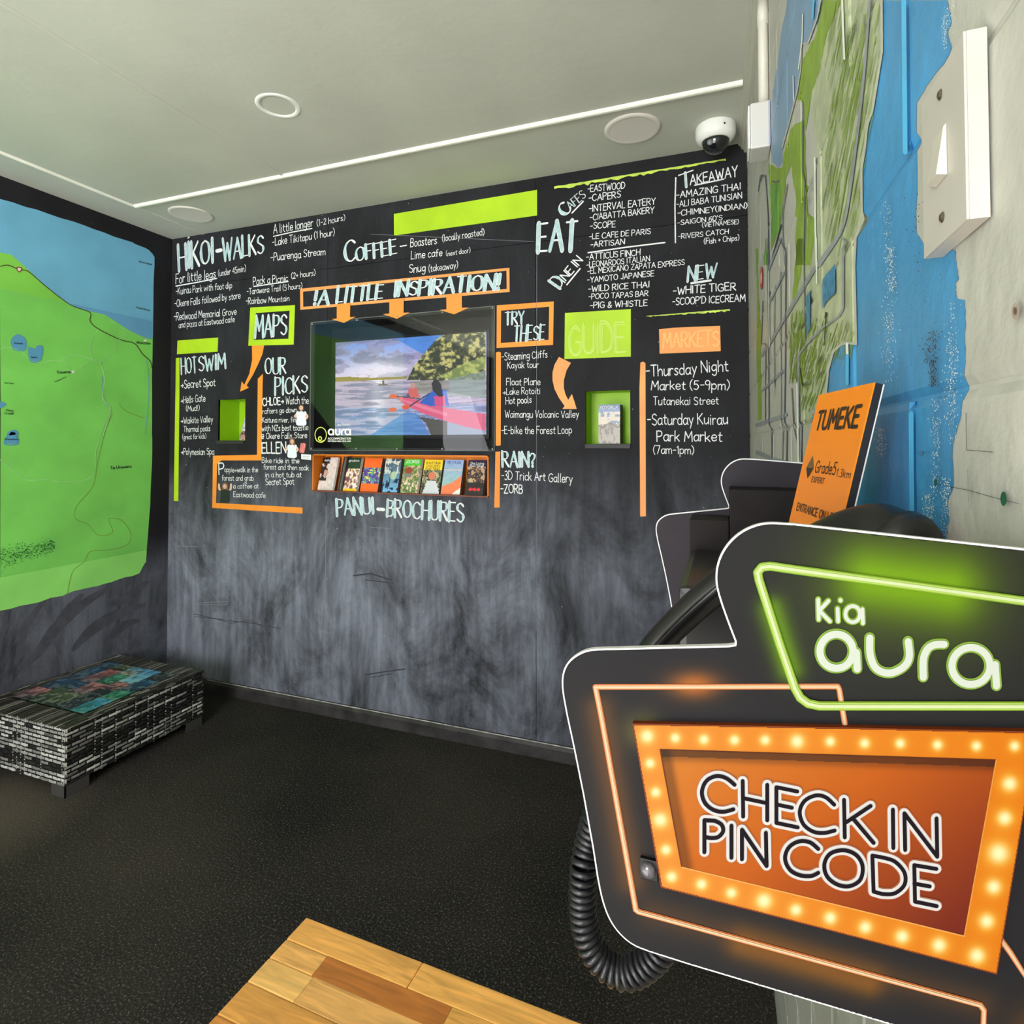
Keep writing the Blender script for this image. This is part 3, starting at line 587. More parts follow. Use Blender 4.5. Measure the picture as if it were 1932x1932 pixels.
rroad(R2,[(362,790),(370,870),(378,895)],2,M_ink,'ink_arrow');rroad(R2,[(372,545),(392,500)],2,M_ink,'ink_arrow')
for s,a,b,h in (('Events',(470,762),(510,735),12),('Centre',(475,850),(512,822),12),('Lake',(345,560),(372,540),10),('Parksyde',(378,905),(430,880),9),('Inn',(205,960),(212,935),5)):
    text(Pr,NR,s,R2(*a),R2(*b),h,M_ink,wall_right,'ink_lettering',w=.8,off=.0022)
for s,a,b,h in (('Sulphur Point',(455,1490),(500,1250),5),('Government Gardens',(555,1500),(640,1130),5),('Motutara',(730,340),(810,200),6),('Lakefront',(235,1440),(248,1340),4),('Fenton',(300,1500),(318,1300),2)):
    text(Pr,NR,s,R1(*a),R1(*b),h,M_ink,wall_right,'ink_lettering',w=.6,off=.0022)
# flaked specks, chips, dirt
def specks(name,q,boxes,m,n,off=.0021,smin=1,smax=5):
    V=[];Fc=[]
    for i in range(n):
        x0,y0,x1,y1=boxes[i%len(boxes)]; X=rnd.gauss((x0+x1)/2,(x1-x0)/4.2);Y=rnd.uniform(y0,y1);s=rnd.uniform(smin,smax)
        k=5;n0=len(V); V+=[Pr(*q(X+s*math.cos(2*math.pi*j/k)*rnd.uniform(.5,1),Y+s*1.5*math.sin(2*math.pi*j/k)*rnd.uniform(.5,1)),off) for j in range(k)]; Fc.append(list(range(n0,n0+k)))
    return mesh(name,V,Fc,m,wall_right,kind='stuff')
specks('paint_flecks',R2,[(860,350,970,880),(1250,380,1360,1100),(1260,650,1350,1250),(1230,1450,1300,1820),(1170,950,1240,1550),(1120,1550,1200,1760),(820,1150,900,1330),(900,50,960,330)],M_wht,1500,smin=.8,smax=4)
specks('paint_flecks',R1,[(1410,0,1500,260),(980,1380,1060,1800),(1405,100,1440,330)],M_wht,260,smin=.8,smax=4)
M_dirt=mat('grey_dirt',(72,66,62),.8,.2,.3,40)
specks('dirt_specks',R2,[(1130,560,1240,760),(1165,740,1215,900)],M_dirt,420,off=.0024,smin=1,smax=5)
specks('dirt_specks',R2,[(1020,0,1300,520),(1010,300,1200,830),(1180,900,1380,1000),(1100,1290,1160,1320)],M_dirt,90,off=.0024,smin=1,smax=4)
specks('dirt_specks',R1,[(1160,1300,1290,1816)],M_dirt,28,off=.0024,smin=1,smax=6)
M_green=mat('dark_green_spot',(16,84,58),.5)
for cx,cy,rx,ry in ((1205,1482,9,24),(1628,1582,20,45)): poly(Pr,[R2(cx+rx*math.cos(t*math.pi/6)*rnd.uniform(.85,1.1),cy+ry*math.sin(t*math.pi/6)) for t in range(12)],M_green,'paint_spot',wall_right,.0022)
poly(Pr,[R2(1703+26*math.cos(t*math.pi/8),440+52*math.sin(t*math.pi/8)) for t in range(16)],mat('filler_patch',(150,136,122),.8,.2,.2,60),'filler_spot',wall_right,.0022)
poly(Pr,[R2(1706+10*math.cos(t*math.pi/8),438+24*math.sin(t*math.pi/8)) for t in range(16)],mat('rust_hole',(92,74,62),.8),'filler_spot',wall_right,.0026)
for pp in ([(1265,1505),(1400,1530),(1560,1575),(1712,1612)],[(1385,1060),(1388,1285),(1550,1297)],[(1395,1400),(1400,1600)]): rroad(R2,pp,1,M_ink if pp[0][0]!=1395 else M_road,'pencil_line')
# ------------------------------------------------------------------ map on the left wall
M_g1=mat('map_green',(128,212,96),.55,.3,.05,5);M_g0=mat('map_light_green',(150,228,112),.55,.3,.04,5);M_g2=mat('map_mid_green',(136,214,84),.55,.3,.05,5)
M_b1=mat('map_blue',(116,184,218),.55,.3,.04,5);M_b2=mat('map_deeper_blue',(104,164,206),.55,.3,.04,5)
def lpt(y,z,off): return Vector((-L+off,y,z))
def lp(q,pts): return [ (lambda p:(p.y,p.z))(Pl(*q(a,b))) for a,b in pts]
def lpoly(P,m,name,off,label=None): return mesh(name,[lpt(y,z,off) for y,z in P],[list(range(len(P)))],m,wall_left,label)
def rough(P,amp=.006,n=10):
    out=[]
    for i in range(len(P)):
        a,b=P[i],P[(i+1)%len(P)]
        out.append(a)
        for k in range(1,n): t=k/n; out.append((a[0]+(b[0]-a[0])*t+rnd.uniform(-amp,amp)*.4,a[1]+(b[1]-a[1])*t+rnd.uniform(-amp,amp)))
    return out
top=lp(L1,[(0,180),(360,290),(700,405),(980,500),(1110,562),(1148,612),(1140,900),(1130,1500),(1130,1932)])
bot=lp(L2,[(1180,300),(1165,700),(1150,900),(1132,1150),(1080,1240),(860,1310),(650,1360),(300,1465),(0,1530)])
Y0=-.15
outline=[(Y0,2.315)]+top+bot+[(Y0,.55)]
fr=rough(outline[1:-1],.004,4); fr=[(Y0,2.315)]+fr+[(Y0,.55)]
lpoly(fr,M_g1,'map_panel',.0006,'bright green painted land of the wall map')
low=[(Y0,.55)]+[p for p in fr if p[1]<.725 and p[0]>Y0][::-1][::-1]
low=[p for p in fr if p[1]<=.73 and p[0]>Y0]; ymax=max(p[0] for p in low)
lpoly([(Y0,.722),(ymax,.728)]+low+[(Y0,.55)],M_g0,'map_panel',.0010,'lighter green lower band of the map')  # lower band takes a lighter green than the land above it
coast=lp(L1,[(0,578),(80,592),(165,665),(300,790),(400,880),(480,940),(560,985),(640,1012),(680,1016),(780,1040),(860,1090),(950,1150),(1030,1190),(1080,1212),(1128,1225)])
coast=[(Y0,coast[0][1]+.06)]+coast
mid=[(y,z) for y,z in [( .9,0)]]
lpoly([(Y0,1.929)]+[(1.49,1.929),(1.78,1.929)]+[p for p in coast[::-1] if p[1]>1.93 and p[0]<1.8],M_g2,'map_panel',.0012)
seaP=coast+[p for p in fr if p[1]>coast[-1][1] and p[0]>2.1][::-1]+[p for p in fr if p[1]>2.2 and p[0]<=2.1][::-1]
seaP=coast+sorted([p for p in fr if p[1]>coast[-1][1]+.002 and p[0]>2.15],key=lambda p:p[1])+sorted([p for p in fr if p[1]>2.25 and p[0]<=2.15],key=lambda p:-p[0])
lpoly(seaP,M_b1,'map_panel',.0014,'flat blue painted sea of the wall map')
c2=[p for p in coast if p[1]<1.928 and p[0]>1.7]
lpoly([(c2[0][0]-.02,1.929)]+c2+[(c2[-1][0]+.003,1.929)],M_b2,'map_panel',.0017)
def lroad(q,pts,w,m,nm='map_road',off=.0020): return stroke(Pl,[q(a,b) for a,b in pts],w,m,nm,wall_left,off,sm=True)
M_rk=mat('map_highway',(70,34,22),.5);M_rp=mat('map_road',(158,214,140),.5,.3,.06,20);M_rb=mat('map_river',(120,190,180),.5);M_rt=mat('map_track',(140,150,50),.6)
lroad(L1,[(0,680),(60,672),(140,705),(210,720),(340,830),(520,965),(665,1022),(668,1085),(720,1140),(890,1225),(1000,1255),(1060,1335),(1115,1385),(1130,1440)],1.5,M_rk,'map_highway')
for pts in ([(0,1300),(50,1280),(150,1310),(240,1388),(330,1395),(370,1382),(470,1375),(530,1335),(680,1368)],[(680,1370),(670,1300),(690,1210),(728,1150)],[(680,1370),(620,1425),(545,1465)],[(545,1465),(500,1440),(490,1400),(458,1385)],
            [(680,1370),(745,1390),(800,1360),(855,1298),(850,1262),(950,1162)],[(680,1030),(780,1045),(860,1110),(950,1160),(1075,1228)]): lroad(L1,pts,1.3,M_rp)
lroad(L1,[(745,1390),(775,1520),(760,1660),(820,1730),(800,1830),(765,1932)],2,M_rp);lroad(L2,[(850,0),(800,110),(770,200),(740,290),(710,495),(450,530),(370,512),(200,515),(100,440),(0,360)],1.4,M_rp)
lroad(L1,[(755,1500),(760,1640),(800,1720)],2.4,M_rb,'map_river',.0018)
lroad(L1,[(1090,1380),(1105,1600),(1080,1932)],1.6,M_rb,'map_river',.0018)
for pts in ([(870,0),(820,120),(760,350),(720,560),(590,720),(585,820),(680,860),(760,945),(870,920),(840,820),(940,830),(1010,930),(980,1020),(840,1060),(700,1070),(650,1150),(560,1230),(520,1400)],): lroad(L2,pts,.7,M_rt,'map_track')
lroad(L1,[(880,1700),(940,1760),(1070,1810)],.7,M_rt,'map_track')
M_lk=mat('map_lake',(92,160,196),.5)
for q,pts in ((L1,[(90,1215),(135,1190),(185,1225),(185,1300),(110,1300),(82,1260)]),(L1,[(215,1285),(260,1300),(275,1275),(312,1280),(300,1370),(240,1395),(215,1350)]),(L2,[(30,235),(80,140),(120,150),(135,235)]),(L1,[(0,1690),(40,1710),(0,1730)]),(L1,[(60,1915),(110,1900),(130,1932),(60,1940)])):
    stroke(Pl,smooth([q(a,b) for a,b in pts],4,True),2,M_lk,'map_lake',wall_left,.0021); poly(Pl,[q(a,b) for a,b in pts],M_lk,'map_lake',wall_left,.0019)
for cx,cy in ((1078,1232),(540,1465)): poly(Pl,[L1(cx+11*math.cos(t*math.pi/5),cy+11*math.sin(t*math.pi/5)) for t in range(10)],M_wht,'map_dot',wall_left,.0026)
poly(Pl,[L1(a,b) for a,b in ((118,688),(140,684),(162,690),(160,712),(142,728),(122,712))],mat('map_shield_red',(150,52,40),.5),'map_shield',wall_left,.0026)
poly(Pl,[L1(a,b) for a,b in ((126,694),(140,690),(154,696),(152,709),(141,719),(128,709))],M_wht,'map_shield',wall_left,.0030)
for q,s,a,b,h in ((L1,'Kawerau',(425,1478),(524,1474),5.5),(L1,'Tarawera River',(402,1545),(492,1505),2.6),(L1,'Whakatane',(1012,1256),(1115,1262),5),(L2,'Te Urewera',(852,434),(1016,420),5.5),(L1,'White Island',(1030,650),(1126,672),3),(L1,'Ohope Beach',(1008,990),(1112,1014),3),
    (L1,'Rotoma',(105,1258),(165,1260),3.5),(L1,'Rotoehu',(230,1362),(273,1362),3),(L2,'Rotomahana',(33,206),(138,206),3.2),(L1,'Mount Tarawera',(30,1552),(98,1556),3),(L1,'Crater',(30,1780),(100,1782),4),(L1,'Waimangu',(40,1755),(96,1762),4)):
    text(Pl,NL,s,q(*a),q(*b),h,M_ink,wall_left,'map_lettering',w=1.5,off=.0030,jit=.2)
V=[];Fc=[]
for i in range(1100):
    t=rnd.random(); X=rnd.uniform(-260,420) ; yc=1130-(X/420)*110; Y=rnd.gauss(yc,42*(1-.5*max(0,X)/420)); s=rnd.uniform(1.5,5);n0=len(V)
    V+=[Pl(*L2(X+s*math.cos(2*math.pi*j/5),Y+s*.8*math.sin(2*math.pi*j/5)),.0028) for j in range(5)]; Fc.append(list(range(n0,n0+5)))
mesh('sponged_forest',V,Fc,mat('map_forest_green',(44,128,62),.6),wall_left,kind='stuff')
# leaf shadows painted as curved strokes on the lower black wall
M_leafshade=mat('leaf_shadow_paint',(80,80,88),.6,.1,.12,20)
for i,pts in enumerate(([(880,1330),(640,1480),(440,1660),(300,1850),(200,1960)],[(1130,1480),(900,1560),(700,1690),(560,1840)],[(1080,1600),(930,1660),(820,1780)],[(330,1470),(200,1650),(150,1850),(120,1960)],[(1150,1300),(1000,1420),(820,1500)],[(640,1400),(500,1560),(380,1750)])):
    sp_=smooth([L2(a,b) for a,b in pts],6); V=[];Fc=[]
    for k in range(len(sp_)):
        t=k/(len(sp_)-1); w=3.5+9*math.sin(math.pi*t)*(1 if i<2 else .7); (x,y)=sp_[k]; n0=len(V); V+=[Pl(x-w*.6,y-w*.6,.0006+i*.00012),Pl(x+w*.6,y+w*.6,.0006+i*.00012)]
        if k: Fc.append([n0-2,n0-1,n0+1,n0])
    mesh('leaf_shadow',V,Fc,M_leafshade,wall_left)
# ------------------------------------------------------------------ chalk lettering on the back wall
def T(q,s,a,b,h,h1=None,brush=0,w=None,**k):
    if brush: return text(Pb,NB,s,q(*a),q(*b),h,M_chalk,wall_back,h1=h1,brush=brush,w=(w or 1.5)*.56,inner=M_chalkblue,jit=.3,**k)
    return text(Pb,NB,s,q(*a),q(*b),h,M_chalk,wall_back,h1=h1,w=w or 1.0,**k)
def LN(q,pts,w,m=None,nm='chalk_line',off=.0012): return stroke(Pb,[q(a,b) for a,b in pts],w,m or M_chalk,nm,wall_back,off)
T(C1,'HĪKOI',(205,690),(552,612),44,40,brush=1.1,w=1.3);LN(C1,[(590,502),(628,494)],7);T(C1,'WALKS',(650,600),(1058,520),38,32,brush=1.1,w=1.3)
T(C1,'For little legs',(172,832),(575,772),17,16);LN(C1,[(175,858),(400,818),(585,780)],2.2);T(C1,'(under 45min)',(602,760),(880,708),11)
T(C1,'-Kuirau Park with foot dip',(172,945),(740,878),13,11);T(C1,'-Okere Falls followed by store',(160,1072),(826,982),13,12);T(C1,'-Redwood Memorial Grove',(152,1205),(786,1145),14,12);T(C1,'and pizza at Eastwood cafe',(202,1282),(766,1222),11,11)
T(C1,'A little longer',(1162,330),(1560,250),16,14);LN(C1,[(1160,355),(1350,312),(1550,275)],2);T(C1,'(1-2 hours)',(1602,252),(1885,190),11,10)
T(C1,'-Lake Tikitapu (1 hour)',(1150,452),(1780,345),14,12);T(C1,'-Puarenga Stream',(1132,606),(1685,540),14,13)
T(C1,'Pack a Picnic',(955,848),(1305,805),15,12);LN(C1,[(962,862),(1308,812)],2);T(C1,'(2+ hours)',(1342,785),(1585,748),11,10);T(C1,'-Tarawera Trail (5 hours)',(892,942),(1450,882),11,10);T(C1,'-Rainbow Mountain',(882,1042),(1320,1008),12,10)
T(C1,'MAPS',(975,1370),(1290,1350),38,36,brush=1.1,w=1.3)
T(C2,'HOT',(243,368),(408,345),28,27,brush=1.1,w=1.2);T(C2,'SWIM',(430,342),(715,308),27,26,brush=1.1,w=1.2)
T(C2,'>Secret Spot',(237,530),(605,498),16,14);T(C2,'>Hells Gate',(237,690),(498,665),13);T(C2,'(Mud!)',(292,772),(436,765),10);T(C2,'>Waikite Valley',(237,905),(578,888),12);T(C2,'Thermal pools',(267,995),(550,985),11);T(C2,'(great for kids)',(254,1075),(508,1062),9);T(C2,'>Polynesian Spa',(237,1240),(592,1236),12)
T(C2,'OUR',(1142,378),(1360,360),29,28,brush=1.1,w=1.2);T(C2,'PICKS',(1247,588),(1590,566),31,30,brush=1.1,w=1.2)
T(C2,'CHLOE>',(1115,715),(1340,695),15,13,w=1.5);T(C2,'Watch the',(1360,695),(1605,690),14,13);T(C2,'rafters go down',(1112,803),(1480,780),10);T(C2,'Kaituna river, finish',(1110,895),(1530,888),10);T(C2,'with NZs best toastie',(1105,985),(1600,975),11,11);T(C2,'@ Okere Falls Store',(1097,1068),(1588,1060),11)
T(C2,'ELLEN',(1106,1225),(1362,1220),20,w=1.3);T(C2,'Bike ride in the',(1106,1325),(1505,1330),10);T(C2,'forest and then soak',(1122,1395),(1605,1405),10);T(C2,'in a hot tub at',(1142,1480),(1530,1480),10);T(C2,'Secret Spot',(1146,1562),(1450,1555),12)
T(C2,'P',(645,1448),(700,1445),21);T(C2,'oppie>walk in the',(705,1425),(1062,1425),10);T(C2,'forest and grab',(677,1515),(1015,1515),10);T(C2,'a coffee at',(800,1600),(1070,1598),9);T(C2,'Eastwood cafe',(800,1690),(1142,1700),10)
T(C3,'C',(150,742),(245,725),37,brush=1.1,w=1.2);T(C3,'OFFEE',(252,735),(622,665),25,26,brush=1.1,w=1.4);LN(C3,[(655,604),(710,594)],2.2)
T(C3,'Boasters',(747,610),(985,580),15);T(C3,'(locally roasted)',(1037,560),(1420,500),12);T(C3,'Lime cafe',(752,722),(1035,690),15,13);T(C3,'(next door)',(1072,692),(1293,660),9);T(C3,'Snug',(737,845),(882,830),15);T(C3,'(takeaway)',(912,835),(1180,800),12)
text(Pb,NB,'!A',C1(1565,1045),C1(1715,1040),25,M_chalk,wall_back,brush=1.1,w=.8,inner=M_chalkblue,jit=.3,italic=.1)
T(C3,'LITTLE',(75,1113),(490,1078),28,25,brush=1.1,w=1.5,italic=.12);T(C3,'INSPIRATION!',(600,1058),(1555,990),26,28,brush=1.1,w=1.5,italic=.1)
T(C6,'EAT',(70,845),(400,822),49,53,brush=1.1,w=1.55);T(C6,'C',(312,542),(362,478),22,brush=1.2,w=1.6);T(C6,'AFES',(350,488),(487,372),15,15,brush=.6,w=1.3);LN(C6,[(365,515),(462,415)],2.6)
for s,a,b,h in (('-EASTWOOD',(500,335),(822,300),12),('-CAPERS',(510,415),(785,380),12),('-INTERVAL EATERY',(512,505),(1088,440),12),('-CIABATTA BAKERY',(520,580),(1075,515),11),('-SCOPE',(522,655),(740,635),11),('-LE CAFE DE PARIS',(515,745),(1045,695),10),('-ARTISAN',(525,815),(820,785),10),
  ('-ATTICUS FINCH',(490,925),(955,880),11),('-LEONARDOS ITALIAN',(492,990),(1040,930),10),('-EL MEXICANO ZAPATA EXPRESS',(500,1045),(1340,965),10),('-YAMOTO JAPANESE',(498,1120),(1075,1062),10),('-WILD RICE THAI',(505,1200),(1035,1160),11),('-POCO TAPAS BAR',(508,1265),(1025,1235),10),('-PIG & WHISTLE',(520,1342),(1018,1320),11),
  ('-AMAZING THAI',(1270,388),(1828,310),12),('-ALI BABA TUNISIAN',(1272,465),(1838,388),11),('-CHIMNEY(INDIAN)',(1280,542),(1885,472),10),("-SAIGON 60'S",(1280,622),(1668,575),9),('(VIETNAMESE)',(1495,640),(1810,608),8),('-RIVERS CATCH',(1287,740),(1722,695),9),('(Fish + Chips)',(1510,785),(1815,752),10),
  ('-WHITE TIGER',(1242,1225),(1785,1182),14),("-SCOOP'D ICECREAM",(1237,1315),(1868,1280),13)): T(C6,s,a,b,h,w=1.25)
LN(C6,[(505,860),(840,812),(1170,772)],2.6);LN(C6,[(1265,210),(1258,450),(1262,772)],2.4)
T(C6,'D',(262,1172),(300,1115),25,brush=1.0,w=1.5);T(C6,'INE IN',(300,1122),(458,930),15,w=1.3);LN(C6,[(320,1138),(435,998)],2.6)
LN(C6,[(1290,190),(1415,145)],2.2);LN(C6,[(1348,165),(1356,290)],5);LN(C6,[(1348,170),(1355,286)],3,M_chalkblue,'chalk_infill',.0016);T(C6,'AKEAWAY',(1390,270),(1800,195),17,19,w=1.3);LN(C6,[(1430,275),(1680,222)],2.6)
T(C6,'NEW',(1368,1108),(1612,1072),26,24,brush=1.0,w=1.3,italic=.12);LN(C6,[(1400,1125),(1568,1100)],4)
T(C7,'TRY',(160,250),(332,236),22,22,brush=1.1,w=1.4);T(C7,'THESE',(240,400),(515,385),27,26,brush=1.1,w=1.4,italic=.05)
T(C7,'-Steaming Cliffs',(130,580),(545,552),14,13);T(C7,'Kayak tour',(182,655),(465,642),12);T(C7,'Float Plane',(172,808),(480,802),13);T(C7,'>Lake Rotoiti',(140,893),(480,884),12);T(C7,'Hot pools',(167,978),(400,966),13);T(C7,'Waimangu Volcanic Valley',(160,1100),(830,1100),13);T(C7,'-E-bike the Forest Loop',(128,1250),(768,1245),14)
T(C7,'RAIN?',(137,1548),(435,1548),27,26,brush=1.1,w=1.4);T(C7,'-3D Trick Art Gallery',(125,1662),(772,1692),16);T(C7,'-ZORB',(120,1788),(320,1790),16,w=1.3)
T(C8,'-Thursday Night',(88,602),(800,552),21,21);T(C8,'Market (5-9pm)',(132,715),(810,712),17);T(C8,'Tutanekai Street',(150,848),(716,840),15);T(C8,'-Saturday Kuirau',(100,1020),(795,1012),20);T(C8,'Park Market',(182,1162),(745,1162),19);T(C8,'(7am-1pm)',(150,1270),(503,1272),15)
T(C5,'PANUI',(320,688),(655,668),31,28,brush=1.1,w=1.4);LN(C5,[(692,630),(745,635)],6);T(C5,'BROCHURES',(775,690),(1470,748),30,35,brush=1.1,w=1.4)
M_sc=mat('pale_scuff',(128,130,138),.9,.1);M_sd=mat('dark_scuff',(66,67,73),.9,.1);Q0=lambda a,b:(a,b)
for pts,w,m in (([(612.5,1325),(614,1150),(615.5,955)],.9,M_sc),([(1012,1190),(1012,980),(1012.5,700),(1013,470)],.8,M_sc),([(700,442),(860,427),(1010,455)][:1]+[(1008,456)],.7,M_sc),([(360,1140),(395,1136),(430,1135),(426,1141),(372,1141)],1,M_sc),([(366,1158),(400,1166),(440,1172),(480,1176),(530,1186)],1.3,M_sd),([(368,1163),(410,1168),(436,1176),(470,1170),(500,1184)],1,M_sd),([(500,1160),(515,1150)],1,M_sd),
  ([(690,1273),(720,1268),(765,1262)],2.4,M_sd),([(700,1278),(740,1271)],1.5,M_sd),([(668,1086),(700,1082),(738,1094)],3,M_sd),([(690,1094),(742,1100)],2,M_sd),([(500,1000),(501,1010)],1,M_sc),([(335,1030),(372,1031)],1,M_sc),([(700,995),(735,997)],1,M_sc)):
    stroke(Pb,pts,w,m,'scuff_mark',wall_back,.0010)
# painted bars, frames and arrows
def PB(q,pts,m,nm,label=None,off=.0008,wob=0):
    P=[q(a,b) for a,b in pts]
    return poly(Pb,P,m,nm,wall_back,off,label)
def rag(q,a,b,w0,w1,m,nm,label):
    n=46; up=[];dn=[]
    for i in range(n+1):
        t=i/n; x=a[0]+(b[0]-a[0])*t;y=a[1]+(b[1]-a[1])*t; w=w0+(w1-w0)*t; up.append((x,y-w*.5+rnd.uniform(0,.12)*w)); dn.append((x,y+w*.5-rnd.uniform(0,.7)*w+ (w*.15)))
    V=[Pb(*q(*p),.0008) for p in up]+[Pb(*q(*p),.0008) for p in dn]
    return mesh(nm,V,[[i,i+1,n+2+i,n+1+i][::-1] for i in range(n)],m,wall_back,label)
PB(C1,[(188,1410),(600,1378),(595,1522),(183,1548)],M_lime,'painted_bar','small lime green bar above the hot swim list')
PB(C2,[(183,202),(222,198),(220,600),(208,1735),(160,1732),(172,900)],M_lime,'painted_stripe','tall lime green stripe at the left of the board')
PB(C3,[(595,308),(1900,88),(1900,322),(597,505)],M_lime,'painted_bar','long lime green bar above the coffee list')
PB(C7,[(705,148),(1305,112),(1305,545),(700,568)],M_lime,'painted_bar','lime green block with faint guide lettering')
rag(C6,(210,303),(1700,52),40,20,M_limepale,'painted_stripe','ragged pale green stripe above the eat lists');rag(C6,(1010,1412),(1735,1360),8,26,M_limepale,'painted_stripe','ragged pale green stripe under the ice cream line')
PB(C8,[(200,190),(330,176),(730,160),(735,380),(205,402)],M_orange2,'painted_bar','orange block with faint markets lettering')
PB(C8,[(38,480),(60,470),(82,484),(86,1812),(36,1815),(30,700)],M_orange2,'painted_stripe','tall orange stripe left of the market times')
PB(C7,[(76,508),(100,500),(122,508),(120,1352),(100,1358),(74,1355)],M_orange,'painted_stripe','orange stripe beside the try these list')
PB(C7,[(72,1412),(115,1410),(110,1920),(62,1920)],M_orange,'painted_stripe','orange stripe beside the rain list')
def frame(pts,tl,tt,tr,tb,m,label):
    (ax,ay),(bx,by),(cx,cy),(dx,dy)=pts
    inn=[(ax+tl,ay+tt),(bx-tr,by+tt),(cx-tr,cy-tb),(dx+tl,dy-tb)]
    V=[Pb(a,b,.0008) for a,b in pts+inn]
    return mesh('painted_frame',V,[[0,4,5,1],[1,5,6,2],[2,6,7,3],[3,7,4,0]],m,wall_back,label)
frame([C1(925,1075),C1(1378,1050),C1(1365,1450),C1(905,1462)],10.5,10.5,10,11,M_limepale if False else M_lime,'lime green frame around the word maps')
frame([C1(1430,885),C3(1648,798),C3(1650,1018),C1(1432,1098)],5.5,5.5,5.5,5.5,M_orange2,'orange frame around the inspiration title')
frame([C7(85,78),C7(603,42),C7(597,438),C7(82,467)],8,10,8.5,9.5,M_orange,'orange frame around the words try these')
mesh('painted_stripe',[Pb(*C2(a,b),.0008) for a,b in ((1060,425),(1115,370),(1112,500),(1098,1300),(670,1300),(625,1335),(612,1755),(1540,1805),(1538,1870),(572,1808),(580,1248),(1052,1240))],[[0,1,2,3],[0,3,11],[11,3,4,10],[10,4,5],[10,5,6,9],[9,6,7,8]],M_orange,wall_back,'stepped orange stripe around the staff picks')
for k in (0,):
    P=[C2(a,b) for a,b in ((998,68),(1128,68),(1110,160),(1072,250),(1010,380),(940,495),(965,520),(872,562),(888,450),(915,488),(970,370),(1000,220))]
    tr=tessellate_polygon([[Vector((a,b,0)) for a,b in P]]); mesh('painted_arrow',[Pb(a,b,.0010) for a,b in P],[list(t) for t in tr],M_orange,wall_back,'curved orange arrow from maps to the small niche')
P=[C7(a,b) for a,b in ((650,548),(760,602),(720,670),(695,760),(695,830),(710,890),(735,940),(768,885),(790,950),(812,1022),(682,1022),(702,995),(650,920),(610,840),(592,760),(592,690),(610,620))]
tr=tessellate_polygon([[Vector((a,b,0)) for a,b in P]]); mesh('painted_arrow',[Pb(a,b,.0010) for a,b in P],[list(t) for t in tr],M_orange2,wall_back,'curved orange arrow from guide to the booklet niche')
text(Pb,NB,'GUIDE',C7(745,530),C7(1252,495),58,mat('faint_chalk_green',(196,220,110),.8),wall_back,'faint_lettering',w=.45,off=.0016);
for dd in (12,-10): text(Pb,NB,'GUIDE',C7(745+dd,522),C7(1252+dd,490),52,MC['faint_chalk_green'],wall_back,'faint_lettering',w=.3,off=.0016)
for dd in (0,8): text(Pb,NB,'MARKETS',C8(232+dd,352),C8(712+dd,330),28,mat('faint_chalk_orange',(250,196,120),.8),wall_back,'faint_lettering',w=.6,off=.0016)
# ------------------------------------------------------------------ television behind its clear cover
h=HOLES['tv']
recess('recess_lining',h,.13,mat('recess_black',(14,15,14),.7,.2),wall_back,'black lining of the screen opening')
tv=thing('television','flat television behind the clear wall cover showing kayaks on a lake','television',(-1.388,D+.09,1.30))
sx0,sx1,sz0,sz1=-1.7786,-.980,1.3222,1.7755; ty=D+.045
bbox('casing',(sx0-.012,ty+.004,sz0-.018),(sx1+.012,ty+.04,sz1+.012),M_dark,tv,bev=.004)
im=Img(210,118)
def s4(X,Y): # photo crop position -> picture coordinates
    t=413-88*(X-305)/1340; return ((X-305)/1345,1-(Y-t)/(1218-t))
cl=vnoise(210,118,5,9,3,4); cl2=vnoise(210,118,14,40,8,3)
sky=im.V>.575
im.grad((235,215,235),(120,150,225),0,.575,1,1)
im.put(((cl>.48)&sky).astype(float),(150,140,178),.75).put(((cl>.58)&sky).astype(float),(112,112,150),.6)
im.put(sky*np.exp(-((im.U-.32)/.2)**2-((im.V-.68)/.09)**2),(250,238,252),.75)
im.poly([(.42,1),(.78,1),(.66,.78),(.56,.86)],(60,130,222),.8)
im.noise(9,30,30,4,sky.astype(float))
im.poly([(0,.575),(0,.625),(.08,.628),(.2,.61),(.3,.6),(.5,.6),(.5,.575)],(150,128,52),.9)
wat=im.V<=.575
im.put(wat.astype(float),(176,160,188)).put((wat&(im.V<.3)).astype(float),(96,140,200),.6)
rip=vnoise(210,118,7,60,12,2); im.put((wat&(rip>.54)).astype(float),(208,190,214),.6).put((wat&(rip<.42)).astype(float),(110,110,150),.55)
im.put(wat*np.exp(-((im.U-.3)/.05)**2)*np.clip(.3+im.V*1.2,0,1)*(.5+.9*(rip>.48)),(250,246,255),.7)
im.poly([s4(1080,1040),s4(1180,1218),s4(880,1218),s4(640,1218),s4(980,1010)],(48,122,206),.6)
tr_=[s4(980,740),s4(1040,620),s4(1120,520),s4(1220,400),s4(1290,345),s4(1640,325),s4(1645,740),s4(1200,745)]
im.poly(tr_,(74,78,50)); m_=np.zeros((118,210)); t_=Img(210,118); t_.poly(tr_,(255,255,255)); m_=t_.a[...,0]/255
lf=vnoise(210,118,40,30,21,3); im.put(m_*(lf>.52),(150,150,84),.8).put(m_*(lf>.62),(214,206,130),.8).put(m_*(lf<.4),(34,42,36),.8)
im.poly([s4(1260,720),s4(1460,600),s4(1640,540),s4(1645,640),s4(1400,740)],(168,190,96),.6)
im.poly([s4(1340,740),s4(1645,660),s4(1645,900),s4(1340,880)],(140,160,150),.75)
im.poly([s4(1000,750),s4(1340,750),s4(1340,860),s4(1080,860)],(128,132,96),.5)
im.poly([s4(1080,1060),s4(1330,1100),s4(1330,1218),s4(1190,1218),s4(1150,1120)],(70,64,62),.95)
im.poly([s4(1330,1100),s4(1645,1180),s4(1645,1218),s4(1330,1218)],(150,160,185),.9)
